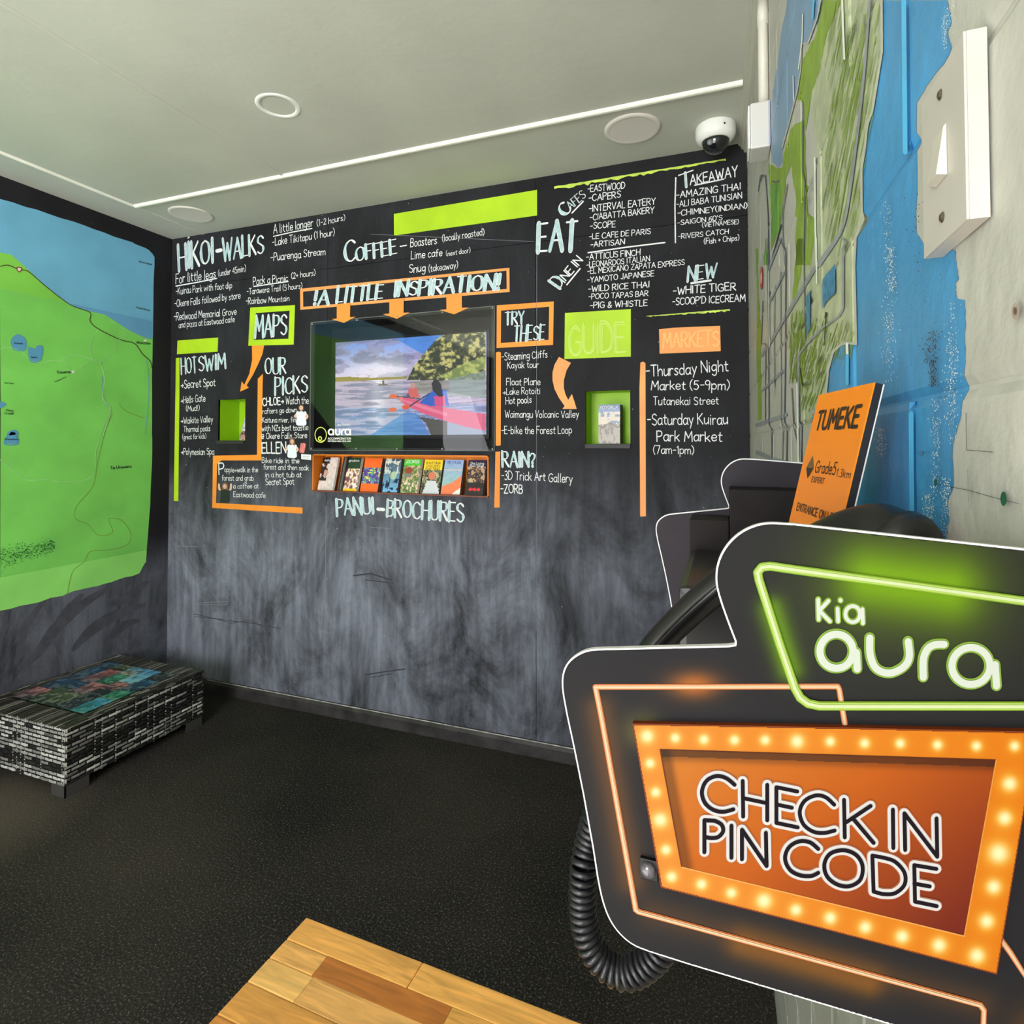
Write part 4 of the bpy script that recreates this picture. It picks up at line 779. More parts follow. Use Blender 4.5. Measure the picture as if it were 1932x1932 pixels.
kay=[s4(880,885),s4(960,885),s4(1110,925),s4(1330,985),s4(1645,1040),s4(1645,1185),s4(1480,1150),s4(1320,1100),s4(1120,1030),s4(960,955)]
im.poly(kay,(222,88,128)); im.poly([s4(900,900),s4(1100,955),s4(1330,1030),s4(1330,1060),s4(1100,985)],(240,140,170),.7)
im.poly([s4(960,895),s4(1010,800),s4(1060,800),s4(1090,895)],(212,96,92)); im.ell(*s4(1032,790),.018,.03,(190,150,140)); im.poly([s4(960,895),s4(990,850),s4(1010,895)],(70,90,130))
im.poly([s4(1090,940),s4(1170,860),s4(1230,820),s4(1320,830),s4(1345,965),s4(1190,970)],(32,92,196)); im.poly([s4(1215,880),s4(1310,880),s4(1315,965),s4(1225,965)],(216,70,130))
im.poly([s4(1195,770),s4(1215,738),s4(1250,738),s4(1275,780),s4(1292,885),s4(1255,885),s4(1205,830)],(38,32,44))
for a,b in (((820,885),(890,880)),((930,985),(1010,965)),((820,1000),(880,995))): im.ell(*s4((a[0]+b[0])/2,(a[1]+b[1])/2),.028,.022,(228,84,60))
im.poly([s4(890,876),s4(1090,900),s4(1090,906),s4(890,886)],(60,50,60)); im.poly([s4(1000,962),s4(1180,850),s4(1182,860),s4(1005,974)],(50,50,70))
im.ell(*s4(760,780),.035,.008,(120,90,100)); im.ell(*s4(763,762),.006,.03,(110,80,80))
imgmesh('screen',im,quadfn((sx0,ty,sz0),(sx1,ty,sz0),(sx1,ty,sz1),(sx0,ty,sz1)),attr_mat('screen_picture',.3,1.0),tv,'lit screen showing pink kayak on a lake')
text(lambda a,b,o=0:Pb(a,b,o,ty),NB,'Lake Rotoiti',C4(355,1178),C4(488,1176),5,M_chalk,tv,'caption',w=1.6,off=.0008,jit=0)
for o_ in [c for c in tv.children if c.name.startswith('caption')]: o_.data.transform(Matrix.Translation(-Vector(tv.location))) if False else None
cov=thing('clear_cover','clear acrylic cover screwed over the television on the back wall','cover',(-1.404,D-.004,1.25))
bbox('cover_sheet',(-1.8875,D-.0055,1.2505),(-.9205,D-.0015,1.8740),M_glass,cov,bev=.0005)
for x in (-1.878,-1.62,-1.40,-1.17,-.93):
    for z in (1.259,1.865): mb=MB();lathe(mb,(x,D-.0058,z),[(.0045,0),(.0045,-.001),(.0028,-.002),(0,-.002)],'y',12);mb.build('screw',mat('screw_metal',(150,150,145),.35,.5,metal=.8),cov)
mb=MB()
for a,b in (((-1.8875,1.2505),(-1.8855,1.8740)),((-1.8875,1.2505),(-.9205,1.2522)),((-.9222,1.2505),(-.9205,1.8740)),((-1.8875,1.8720),(-.9205,1.8740))): mb.box((a[0],D-.0058,a[1]),(b[0],D-.0010,b[1]))
mb.build('cover_edge',mat('acrylic_edge',(120,128,118),.3,.5),cov,'pale polished cut edge')
def GP(a,b,o=0): return Pb(a,b,o,D-.0057)
def rebase(par,ob):
    return ob
# logo on the cover
lc=mat('logo_white',(236,236,232),.5);ly=mat('logo_yellow',(206,214,88),.5)
def gst(q,pts,w,m,nm,off=.0003,sm=True,closed=False,plane=GP,par=None,label=None):
    p=[q(a,b) for a,b in pts]; p=smooth(p,8,closed) if sm else p
    V=[];Fc=[]; strip(V,Fc,p,lambda a,b:w/2,10); return mesh(nm,[plane(a,b,off+lv) for a,b,lv in V],Fc,m,par or cov,label)
E_=lambda cx,cy,rx,ry,n=14:[(cx+rx*math.cos(2*math.pi*t/n),cy+ry*math.sin(2*math.pi*t/n)) for t in range(n)]
gst(C4,E_(218,1258,52,68),1.6,ly,'logo_ring',closed=True);gst(C4,E_(212,1292,13,17,8),2.2,ly,'logo_swirl',closed=True);gst(C4,[(180,1312),(215,1322),(245,1308)],1.5,ly,'logo_swirl')
gst(C4,E_(312,1232,22,24,10),3,lc,'logo_letter',closed=True);gst(C4,[(335,1212),(335,1256)],3,lc,'logo_letter',sm=False)
gst(C4,[(355,1210),(356,1242),(372,1257),(390,1245),(392,1210)],3,lc,'logo_letter');gst(C4,[(410,1257),(410,1225),(422,1212),(434,1210)],3,lc,'logo_letter')
gst(C4,E_(464,1232,22,24,10),3,lc,'logo_letter',closed=True);gst(C4,[(488,1212),(488,1256)],3,lc,'logo_letter',sm=False)
text(GP,NB,'ACCOMMODATION',C4(285,1300),C4(492,1300),3.6,lc,cov,'logo_letter',w=1.7,off=.0003,jit=0);text(GP,NB,'ROTORUA NEW ZEALAND',C4(285,1322),C4(492,1322),2.6,lc,cov,'logo_letter',w=1.7,off=.0003,jit=0)
# three arrows that run over the cover
for pts,lb in ((((372,72),(495,60),(492,187),(545,183),(437,240),(325,205),(372,200)),'left orange arrow pointing down at the screen'),(((850,28),(982,15),(980,148),(1035,145),(918,203),(792,160),(850,155)),'middle orange arrow pointing down at the screen'),(((1368,-15),(1510,-25),(1510,102),(1575,100),(1440,163),(1310,122),(1370,116)),'right orange arrow pointing down at the screen')):
    P=[C4(a,b) for a,b in pts]; tr=tessellate_polygon([[Vector((a,b,0)) for a,b in P]]); mesh('arrow_sticker',[Pb(a,b,.0064) for a,b in P],[list(t) for t in tr],mat('orange_sticker',(240,148,60),.5,.4),wall_back,lb)
# ------------------------------------------------------------------ brochure rack and brochures
h=HOLES['rack']; M_rack=mat('orange_rack',(226,128,22),.5,.4,.05,8)
rack=thing('brochure_rack','long orange brochure rack set into the black wall under the screen','rack',(-1.41,D+.06,1.052))
t=.005; rd=.085
MB().box((h[0]-t,D+rd,h[2]-t),(h[1]+t,D+rd+t,h[3]+t)).build('back_panel',M_rack,rack)
for a,b in ((h[0],h[0]+t),(h[1]-t,h[1])): MB().box((a,D-.006,h[2]),(b,D+rd,h[3])).build('side_panel',M_rack,rack)
MB().box((h[0],D-.006,h[3]-t),(h[1],D+rd,h[3])).build('top_panel',M_rack,rack); MB().box((h[0],D-.006,h[2]),(h[1],D+rd,h[2]+t)).build('base_panel',mat('rack_base_brown',(120,62,30),.5),rack,'darker brown base')
MB().box((h[0],D-.008,h[2]),(h[1],D-.006,h[2]+.006)).build('front_lip',mat('rack_lip',(120,58,36),.5),rack)
def cover_art(i):
    im=Img(22,42); n=vnoise(22,42,6,9,40+i,3); n2=vnoise(22,42,9,14,60+i,2)
    if i==0:
        im.put(n>0,(214,200,196)); im.put((im.U<.45).astype(float)*(n>.4)*(im.V>.28),(42,36,38)).rect(0,.82,.5,1,(26,24,26)); im.ell(.35,.52,.14,.1,(196,150,140)); im.noise(26,8,12,1)
    if i==1:
        im.rect(0,.66,1,1,(34,62,40)); im.rect(0,0,1,.66,(190,160,150)); im.put((n>.5)*(im.V<.66),(196,160,84)).put((n2>.55)*(im.V<.66),(250,226,214)).put((n2<.4)*(im.V<.66),(120,70,90)); im.rect(0,0,1,.07,(246,196,30))
    if i==2:
        im.rect(0,0,1,1,(238,106,40)); im.rect(0,.24,1,.72,(120,140,190)); im.put((n>.52)*(im.V<.72)*(im.V>.24),(232,220,90)).put((n2>.55)*(im.V<.72)*(im.V>.24),(90,60,140)).put((n2<.4)*(im.V<.72)*(im.V>.24),(70,150,130))
    if i==3:
        im.grad((120,180,224),(70,84,100)); im.put((n>.55)*(im.V>.55),(200,206,196)).put((n<.42)*(im.V<.4),(20,34,70)); im.poly([(.35,.1),(.42,.1),(.52,.7),(.45,.7)],(18,24,28)); im.ell(.62,.5,.2,.12,(190,210,170),.8)
    if i==4:
        im.rect(0,0,1,1,(150,150,110)); im.put(n>.55,(214,176,140)).put(n2<.42,(92,120,60)).put((n2>.58)*(im.V<.35),(230,206,190)); im.rect(0,.8,1,1,(74,196,52)); im.ell(.35,.66,.22,.1,(150,60,40)); im.rect(.1,.46,.55,.58,(120,126,118))
    if i==5:
        im.rect(0,0,1,1,(120,120,92)); im.put(n>.52,(176,170,140)).put(n2<.42,(54,60,40)); im.poly([(.1,0),(.3,.38),(.75,.38),(1,.05),(1,0)],(206,208,214)); im.ell(.5,.52,.17,.12,(214,120,90)); im.rect(0,.68,1,1,(248,214,50))
    if i==6:
        im.grad((150,190,170),(150,176,222)); im.poly([(0,0),(0,.22),(.5,.33),(1,.55),(1,.2),(.6,0)],(238,128,82)); im.rect(0,.68,1,.72,(230,190,180)); im.poly([(.55,0),(1,.2),(1,0)],(240,236,226)); im.noise(10,6,12,2)
    if i==7:
        im.rect(0,0,1,1,(34,26,28)); im.put((im.V>.35)*(im.V<.82)*(n>.45),(186,150,120)).put((im.V>.35)*(im.V<.82)*(n2<.45),(84,60,52)).rect(0,.84,1,1,(40,34,64)); im.ell(.3,.16,.1,.045,(220,40,50)).ell(.52,.16,.1,.045,(220,40,50)).ell(.74,.16,.1,.045,(220,40,50)); im.ell(.25,.42,.12,.06,(190,170,120))
    return im
BRO=[((165,158),(300,160),(306,472),(168,470),'black and cream brochure, furthest left in the orange rack'),
 ((405,160),(545,162),(490,478),(345,474),'brochure with a dark green title band in the orange rack'),
 ((572,166),(728,168),(692,490),(530,486),'orange fronted brochure with bright balls in the rack'),
 ((762,172),(905,172),(870,502),(722,494),'blue and black zipline brochure in the orange rack'),
 ((930,174),(1085,176),(1050,506),(895,502),'brochure with a bright green title band in the rack'),
 ((1115,180),(1282,182),(1250,522),(1080,515),'brochure with yellow title above a white rafting scene'),
 ((1292,180),(1462,182),(1448,530),(1275,525),'pale blue and orange coast map brochure in the rack'),
 ((1515,182),(1670,186),(1655,545),(1480,536),'dark brochure with three red dots, furthest right in the rack')]
TIT=[('daily spa',(178,205),(226,210),4,'w'),('Agrodome',(410,210),(515,205),7,'w'),(None,)*5,('Rotorua',(805,222),(880,222),4,'w'),('ZORB',(950,218),(1045,218),8,'w'),('KAITUNA',(1130,215),(1270,218),6,'k'),('TE PUIA',(1310,225),(1440,222),4,'b'),('The Living',(1550,208),(1635,210),5,'w')]
M_paper=mat('paper_edges',(190,186,178),.7,.2,.2,200)
for i,(a,b,c,d,lb) in enumerate(BRO):
    yt,yb=D+.058,D+.014
    tl,tr2,br,bl=(Pb(*C5(*a),0,yt),Pb(*C5(*b),0,yt),Pb(*C5(*c),0,yb),Pb(*C5(*d),0,yb))
    # true rectangle from these four corners
    w=((tr2-tl).length+(br-bl).length)/2; x0=(tl.x+bl.x)/2; zb=h[2]+t+.001; zt=min((tl.z+tr2.z)/2,h[3]-.012)
    br_=thing('brochure',lb,'brochure',(x0+w/2,yb+.005,zb),'tourist brochures in the orange rack')
    q0,q1,q2,q3=Vector((x0,yb,zb)),Vector((x0+w,yb,zb)),Vector((x0+w,yt,zt)),Vector((x0,yt,zt))
    imgmesh('cover',cover_art(i),quadfn(q0,q1,q2,q3),attr_mat('printed_cover',.35),br_)
    up=(q3-q0).normalized(); nb=Vector((0,up.z,-up.y)); th=.010+.003*(i%3)
    vs=[q+nb*.0006 for q in (q0,q1,q2,q3)]+[q+nb*th+Vector((.004,0,0)) for q in (q0,q1,q2,q3)]
    mesh('page_stack',vs,[[0,4,5,1],[1,5,6,2],[2,6,7,3],[3,7,4,0],[7,6,5,4],[0,1,2,3]],M_paper if i in (0,1,4) else mat('printed_edges_dark',(64,56,60),.6,.3,.5,220),br_)
    tt=TIT[i]
    if tt[0]:
        ttx,p0,p1,hh,cc=tt; ff=.935 if i!=5 else .93
        mm={'w':M_chalk,'k':M_ink,'b':mat('print_blue',(60,80,140),.5)}[cc]
        lines=[(ttx,.93)] if i!=5 else [('KAITUNA',.92),('CASCADES',.83),('RAFTING',.74)]
        if i==7: lines=[('The Living',.92),('Maori Village',.85)]
        for s_,v_ in lines:
            st,tw=layout(s_,0,1.7); V=[];Fc=[]
            for q in st: strip(V,Fc,q,lambda a_,b_:.65,6)
            uu=(q1-q0).normalized(); base=q0+(q3-q0)*(v_-.05)+uu*(w*.12)-nb*.0006; k=w*.76/tw; kh=min(k*1.3,.0011 if i!=4 else .0014)
            mesh('title',[base+uu*(x*k)+up*(y*kh)-nb*lv for x,y,lv in V],Fc,mm,br_)
# dark leaflets standing behind the first cover
lf_=thing('leaflet_stack','stack of grey edged leaflets leaning between the two leftmost brochures','leaflets',(-1.77,D+.02,h[2]+t+.001))
for k in range(5):
    x=Pb(*C5(314+k*9,300)).x; MB().add([(x,D+.006,h[2]+.006),(x+.0022,D+.006,h[2]+.006),(x+.0022,D+.05,h[2]+.006),(x,D+.05,h[2]+.006),(x+.006,D+.045,h[3]-.012),(x+.0082,D+.045,h[3]-.012),(x+.0082,D+.08,h[3]-.012),(x+.006,D+.08,h[3]-.012)],[[0,1,5,4],[1,2,6,5],[2,3,7,6],[3,0,4,7],[4,5,6,7],[3,2,1,0]]).build('leaflet',mat('leaflet_grey%d'%(k%3),((120,112,106),(60,52,50),(150,146,140))[k%3],.6),lf_)
# booklet stack in right niche, leaflet in left niche
hn=HOLES['nr']; x0=Pb(*C7(1000,1340)).x+.003; x1=Pb(*C7(1197,1340)).x+.003; z0=hn[2]+.001; z1=z0+.157
bk=thing('booklet','stack of guide booklets with snowy mountain cover in green niche','booklet',((x0+x1)/2,D+.03,z0))
im=Img(40,70); n=vnoise(40,70,6,10,5,3); n2=vnoise(40,70,14,9,9,2)
im.grad((120,120,120),(120,142,190)); im.put((im.V>.45)*(im.V<.82)*(n>.42),(206,192,178)).put((im.V<.48)*(n2>.42),(160,148,138)).put((im.V<.5)*(n2<.42),(120,110,106)); im.rect(0,.88,1,1,(88,110,150)); im.put((abs(im.V-.47+.05*np.sin(im.U*9))<.02),(100,80,72),.7)
imgmesh('cover',im,quadfn((x0,D+.008,z0),(x1,D+.008,z0),(x1,D+.012,z1),(x0,D+.012,z1)),attr_mat('printed_cover',.35),bk)
MB().add([(x0,D+.0085,z0),(x1,D+.0085,z0),(x1,D+.0125,z1),(x0,D+.0125,z1),(x0+.004,D+.05,z0),(x1+.004,D+.05,z0),(x1+.004,D+.054,z1-.002),(x0+.004,D+.054,z1-.002)],[[0,1,2,3],[0,4,5,1],[1,5,6,2],[2,6,7,3],[3,7,4,0],[7,6,5,4]]).build('page_stack',mat('printed_edges_dark',(64,56,60),.6),bk)
st,tw=layout('ROTORUA',0,1.7); V=[];Fc=[]
for q in st: strip(V,Fc,q,lambda a_,b_:.7,6)
mesh('title',[(x0+.006+x*(x1-x0-.014)/tw,D+.0100-lv,z1-.018+y*.0012) for x,y,lv in V],Fc,M_chalk,bk)
hn=HOLES['nl']; lf2=thing('map_leaflet','curled map leaflet with pale sky cover leaning in left green niche','leaflet',(-2.33,D+.06,hn[2]))
im=Img(26,40); n=vnoise(26,40,4,12,2,3); im.grad((236,214,206),(206,206,226)); im.put((n>.55)*(im.V>.45),(150,156,180)); im.put((im.V<.4)*(n>.5),(190,120,110)).put((im.V<.36)*(n<.42),(96,60,66)); im.rect(0,.86,1,1,(206,220,190))
z0=hn[2]+.002
def curl(u,v): 
    x=-2.372+.072*u; return Vector((x,D+.012+.03*v-.006*math.sin(u*math.pi)+.02*(1-u)**2,z0+.135*v*(1-.35*(1-u)**2)))
imgmesh('cover',im,curl,attr_mat('printed_cover',.35),lf2)
# ------------------------------------------------------------------ staff photo stickers
def sticker(q,lb,c,s,hair,shirt,pose,name='photo_sticker'):
    o=thing(name,lb,'sticker',Pb(*q(*c),.002)); sk_=mat('print_skin',(224,176,150),.5)
    def P(u,v): return q(c[0]+u*s,c[1]-v*s)
    def PL(nm,pts,m,off):
        pp=smooth(pts,3,True)[:-1]; mesh(nm,[Pb(*P(a,b),off) for a,b in pp],[list(range(len(pp)))],m,o)
    PL('arm',[(-.35,.15),(-.62,-.12),(-.5,-.3),(-.28,-.12),(-.18,.08)] if pose!=2 else [(-.3,.1),(-.6,.25),(-.62,.75),(-.48,.75),(-.42,.3),(-.15,.1)],sk_,.0016)
    PL('arm',[(.35,.15),(.6,-.15),(.45,-.42),(.3,-.35),(.4,-.15),(.18,.08)] if pose!=2 else [(.3,.1),(.6,.25),(.62,.75),(.48,.75),(.42,.3),(.15,.1)],sk_,.0016)
    PL('shirt',[(-.12,.3),(-.42,.18),(-.38,-.2),(-.42,-.85),(0,-.95),(.42,-.85),(.36,-.2),(.42,.18),(.12,.3)],shirt,.0019)
    PL('hair',[(-.22,.2),(-.25,.6),(-.12,.86),(.12,.86),(.25,.6),(.26,.15),(.12,.25),(-.1,.25)],hair,.0022)
    PL('face',[(0,.3),(-.14,.42),(-.15,.62),(0,.74),(.15,.62),(.14,.42)],sk_,.0025)
    for dx in (-.055,.055): PL('eye',[(dx-.025,.56),(dx,.585),(dx+.025,.56),(dx,.54)],M_ink,.0028)
    PL('mouth',[(-.06,.43),(0,.40),(.06,.43),(0,.44)],mat('print_red',(180,70,70),.5),.0028)
    return o
hb=mat('print_brown_hair',(120,84,60),.5);hk=mat('print_dark_hair',(58,46,42),.5);sw=mat('print_white_shirt',(226,234,238),.5);skk=mat('print_black_shirt',(32,34,34),.5)
sticker(C2,'cut out photo of person in white shirt beside the rafters line',(1528,805),128,hk,sw,0)
sticker(C2,'cut out photo of person in white shirt beside the third name',(1430,1160),118,hb,sw,1)
sticker(C2,'cut out photo of person in black top raising both hands',(710,1640),118,hb,skk,2)
pk=mat('print_pink',(214,122,116),.5,.4,.1,60)
tag(mesh('phone_sticker',[Pb(*C2(a,b),.0016) for a,b in ((1522,1115),(1562,1112),(1576,1125),(1560,1212),(1545,1222),(1510,1215),(1505,1200))],[list(range(7))][:1],pk),'small salmon pink tilted sticker right of the staff photo','sticker')
ls=thing('paper_label','narrow white paper label stuck beside the orange rack corner','label',Pb(*C2(1580,1260),.001)); mesh('paper',[Pb(*C2(a,b),.0016) for a,b in ((1527,1230),(1633,1238),(1633,1295),(1527,1285))],[[0,1,2,3]],M_chalk,ls)
for k in range(2): mesh('print_line',[Pb(*C2(a,b),.0020) for a,b in ((1538,1252+k*16),(1620,1258+k*16),(1620,1262+k*16),(1538,1256+k*16))],[[0,1,2,3]],mat('print_grey',(150,150,152),.6),ls)
# ------------------------------------------------------------------ ceiling fittings
def disc(name,label,cat,x,y,r,parts,group=None):
    o=thing(name,label,cat,(x,y,CEIL),group)
    for nm,prof,m in parts:
        mb=MB(); lathe(mb,(x,y,CEIL),prof,'z',48); mb.build(nm,m,o,smooth=True)
    return o
dl=disc('ceiling_light','round white recessed downlight in the middle ceiling sheet','light',-1.377,1.493,.07,
 [('trim_ring',[(.050,.02),(.051,.004),(.054,-.002),(.066,-.003),(.071,-.001),(.072,0)],M_white),('diffuser',[(0,.006),(.03,.006),(.0505,.006)],mat('frosted_diffuser',(206,204,200),.5))])
for (x,y,lb) in ((-.298,2.039,'round flush cover plate in the ceiling beside the dome camera'),(-2.427,2.060,'round flush cover plate in the ceiling near the left corner')):
    disc('ceiling_cover_plate',lb,'cover plate',x,y,.1,[('rim',[(.078,-.004),(.090,-.007),(.098,-.003),(.099,0)],mat('ceiling_plate_paint',(214,208,200),.5,.5)),('plate',[(0,-.0035),(.05,-.0035),(.0785,-.0045)],MC.get('ceiling_plate_paint'))])
cx,cy=-.021,2.130
dc=thing('dome_camera','white dome security camera with dark glass under the ceiling corner','camera',(cx,cy,CEIL))
mb=MB(); lathe(mb,(cx,cy,CEIL),[(.066,0),(.068,-.006),(.068,-.032),(.064,-.042),(.052,-.052),(.047,-.054),(.045,-.050)],'z',48); mb.build('housing',M_white,dc,smooth=True)
mb=MB(); lathe(mb,(cx,cy,CEIL-.052),[(.0455,.004)]+[(.0455*math.cos(a),-.042*math.sin(a)) for a in [i*math.pi/2/10 for i in range(10)]]+[(0,-.042)],'z',40); mb.build('dome',mat('smoked_dome',(22,24,26),.08,.6,coat=.5),dc,smooth=True)
mb=MB(); lathe(mb,(cx-.018,cy-.040,CEIL-.070),[(.0,-.004),(.009,-.003),(.010,.002)],'y',20); mb.build('lens',mat('lens_grey',(120,124,128),.2,.6),dc,smooth=True)
mb=MB(); lathe(mb,(cx+.030,cy-.0625,CEIL-.024),[(0,-.0012),(.003,-.001),(.003,.004)],'y',10); mb.build('screw',M_dark,dc)
# ------------------------------------------------------------------ conduit and junction box on the right wall
py=1.36; pt=Pr(1448,190); 
cp=thing('conduit_pipe','white plastic conduit pipe running down from the ceiling on right wall','pipe',(wx(1.385)-.022,1.385,2.02))
def xs(px,y): # x where photo column px meets the plane y
    r=ray(px,CY); return r[0]/r[1]*y
jy0,jy1=1.33,1.40; jx0,jx1=xs(1421,jy0),xs(1456,jy0)
zt,zb=Pb(1440,190,0,jy0).z,Pb(1440,277,0,jy0).z
mb=MB(); pr=.0105; pxm=(jx0+jx1)/2+.002
mb=MB(); tube(mb,[(xs(1447,1.37),1.37,zt-.004),(xs(1447,1.37),1.37,CEIL-.0005)],pr,20); mb.build('pipe',M_pipe,cp,smooth=True)
mb=MB(); tube(mb,[(xs(1447,1.37),1.37,zt+.19),(xs(1447,1.37),1.37,zt+.245)],pr*1.13,20); mb.build('coupling',M_pipe,cp,smooth=True)
jb=thing('junction_box','white square electrical junction box under the conduit on right wall','junction box',((jx0+wx(jy0))/2,jy0,zb))
bbox('box',(jx0,jy0,zb),(wx(jy0)-.001,jy1,zt),mat('junction_plastic',(190,188,184),.4,.4),jb,bev=.004); bbox('lid',(jx0-.004,jy0+.003,zb+.003),(jx0-.0005,jy1-.003,zt-.003),M_white,jb,bev=.0015)
bx=wx(jy0)
mesh('mural_overpaint',[(xs(1456,jy0),jy0-.0006,zb+.001),(wx(jy0)-.0015,jy0-.0006,zb+.002),(wx(jy0)-.0015,jy0-.0006,zt-.001),(xs(1456,jy0),jy0-.0006,zt-.001)],[[0,1,2,3]],mat('overpainted_box',(146,152,178),.5),jb,'pale blue overpainted strip')
# ------------------------------------------------------------------ light switch box
ynear=.3075; fx=xs(1831,ynear); yfar=ynear
for k in range(400):
    yfar=ynear+k*.0005
    if F and (lambda x,y:CX+F*((math.cos(YAW)*x+math.sin(YAW)*y)/(-math.sin(YAW)*x+math.cos(YAW)*y)))(fx,yfar)<=1749: break
zt=Pb(1850,52,0,ynear).z; zb=Pb(1850,411,0,ynear).z
ls_=thing('light_switch','cream surface mounted rocker light switch at top of the right wall','switch',((fx+wx(ynear))/2,(ynear+yfar)/2,zb))
bbox('mounting_box',(fx+.0012,ynear,zb),(wx(ynear)-.0012,yfar,zt),M_offw,ls_,bev=.0002); bbox('face_plate',(fx,ynear,zb),(fx+.0012,yfar,zt),M_offw,ls_,bev=.0004)
ym=(ynear+yfar)/2; zm=(zt+zb)/2; hh=(zt-zb)
rk=MB(); a,b=.0075,.0125
rk.add([(fx-.0002,ym-a,zm-b),(fx-.0002,ym+a,zm-b),(fx-.0002,ym+a,zm+b),(fx-.0002,ym-a,zm+b),(fx-.0045,ym-a*.9,zm-b*.92),(fx-.0045,ym+a*.9,zm-b*.92),(fx-.0012,ym+a*.9,zm+b*.92),(fx-.0012,ym-a*.9,zm+b*.92)],[[0,1,5,4],[1,2,6,5],[2,3,7,6],[3,0,4,7],[4,5,6,7],[3,2,1,0]])
rk.build('rocker',mat('rocker_plastic',(190,184,170),.35),ls_,'rocker tilted at the bottom')
for s in (-1,1):
    mb=MB(); lathe(mb,(fx,ym,zm+s*hh*.36),[(0,-.0011),(.0016,-.0012),(.0027,-.0002)],'x',14); sc_=mb.build('screw',mat('old_screw',(96,84,66),.4,metal=.6),ls_)
# ------------------------------------------------------------------ woven trunk table with photo top
tx0,tx1,ty0,ty1,tz0,tz1=-L+.022,-2.243,1.412,2.000,.038,.248
tr_o=thing('trunk_table','low dark woven rattan trunk table with photo collage top in the corner','table',((tx0+tx1)/2,(ty0+ty1)/2,0))
M_core=mat('rattan_core',(22,21,20),.7,.3)
bbox('body',(tx0+.006,ty0+.006,tz0+.002),(tx1-.006,ty1-.006,tz1-.004),M_core,tr_o,bev=.004)
M_st=attr_mat('rattan_strands',.42)
def strandmesh(name,items,label=None):
    V=[];Fc=[];cols=[]
    for (a,b,nrm,wv,th,col) in items:
        # a->b strand, flattened oval bulging along nrm
        a,b,nrm,wv=Vector(a),Vector(b),Vector(nrm),Vector(wv); m_=(a+b)/2; n0=len(V)
        secs=[(a+(b-a)*.0,.15),(a+(b-a)*.14,.8),(m_,1.05),(a+(b-a)*.86,.8),(b,.15)]
        for c,hh in secs:
            V+=[c-wv*.5,c-wv*.28+nrm*th*hh,c+wv*.28+nrm*th*hh,c+wv*.5]
        for k in range(4):
            for j in range(3): Fc.append([n0+k*4+j,n0+(k+1)*4+j,n0+(k+1)*4+j+1,n0+k*4+j+1]); cols.append(col)
    me=bpy.data.meshes.new(name); me.from_pydata([tuple(v) for v in V],[],Fc); me.update(); at=me.color_attributes.new('Col','FLOAT_COLOR','CORNER')
    c=slin(np.array(cols,float)); c=np.concatenate([c,np.ones((len(c),1))],1); at.data.foreach_set('color',np.repeat(c,4,0).astype(np.float32).ravel())
    me.transform(Matrix.Translation(-Vector(tr_o.location))); return link(name,me,M_st,tr_o,label,'stuff')
def face(p0,du,length,nrm,nrows,ncols,seed,light):
    rs=random.Random(seed); it=[]; hgt=tz1-tz0; rh=hgt/nrows; cw=length/ncols; p0=Vector(p0);du=Vector(du);nrm=Vector(nrm);up=Vector((0,0,1))
    for r in range(nrows):
        lt=rs.random()<light; z=(r+.5)*rh
        for c in range(-1,ncols+1):
            if (c+r)%2: continue
            a=max(0,c*cw-.1*cw); b=min(length,(c+1)*cw+.75*cw)
            if b-a<.2*cw: continue
            kk=rs.uniform(.7,1.12); col=[v*kk for v in ((184,182,176) if (lt and rs.random()>.22) else ((120,118,112) if rs.random()<.35 else (40,38,36)))]
            it.append((p0+du*a+up*z,p0+du*b+up*z,nrm,up*(rh*.62),.0032,col))
    for c in range(ncols+1):
        lt=rs.random()<.3
        for r in range(nrows):
            if (c+r)%2: it.append((p0+du*(c*cw)+up*(r*rh),p0+du*(c*cw)+up*((r+1)*rh),nrm,du*(.006 if lt else .009),.0022,(170,168,160) if lt else (40,38,36)))
    return it
strandmesh('woven_side',face((tx0,ty0+.004,tz0),(1,0,0),tx1-tx0,(0,-1,0),14,24,3,.62),'woven end with bright grey strands')
strandmesh('woven_side',face((tx1-.004,ty0,tz0),(0,1,0),ty1-ty0,(1,0,0),14,22,5,.45),'woven side with darker strands')
strandmesh('woven_side',face((tx0,ty1-.004,tz0),(1,0,0),tx1-tx0,(0,1,0),14,24,7,.3)); strandmesh('woven_side',face((tx0+.004,ty0,tz0),(0,1,0),ty1-ty0,(-1,0,0),14,22,9,.3))
it=[];rs=random.Random(4)
n=58
for k in range(n): # strands over the rim of the top: front and back borders run in y, side borders run in y as long strands
    x=tx0+(k+.5)*(tx1-tx0)/n
    for (a,b) in ((ty0,ty0+.105),(ty1-.085,ty1)):
        kk=rs.uniform(.6,1.3); col=[v*kk for v in (rs.choice([(48,46,42),(70,68,58),(36,34,32),(120,118,110)]))]
        it.append(((x,a,tz1-.0035),(x,b,tz1-.0035),(0,0,1),(.0062,0,0),.0030,col))
for k in range(9):
    for (xa) in (tx0+.004+k*.0062,tx1-.004-k*.0075):
        y=ty0+.02
        while y<ty1-.03:
            l=rs.uniform(.03,.08); kk=rs.uniform(.6,1.25); col=[v*kk for v in (rs.choice([(48,46,42),(70,68,58),(36,34,32),(130,128,120)]))]
            it.append(((xa,y,tz1-.003),(xa,min(y+l,ty1),tz1-.003),(0,0,1),(.0058,0,0),.0034,col)); y+=l*.8
strandmesh('woven_top',it,'woven rim around the photo collage')
M_leg=mat('grey_leg',(70,68,66),.45,.5)
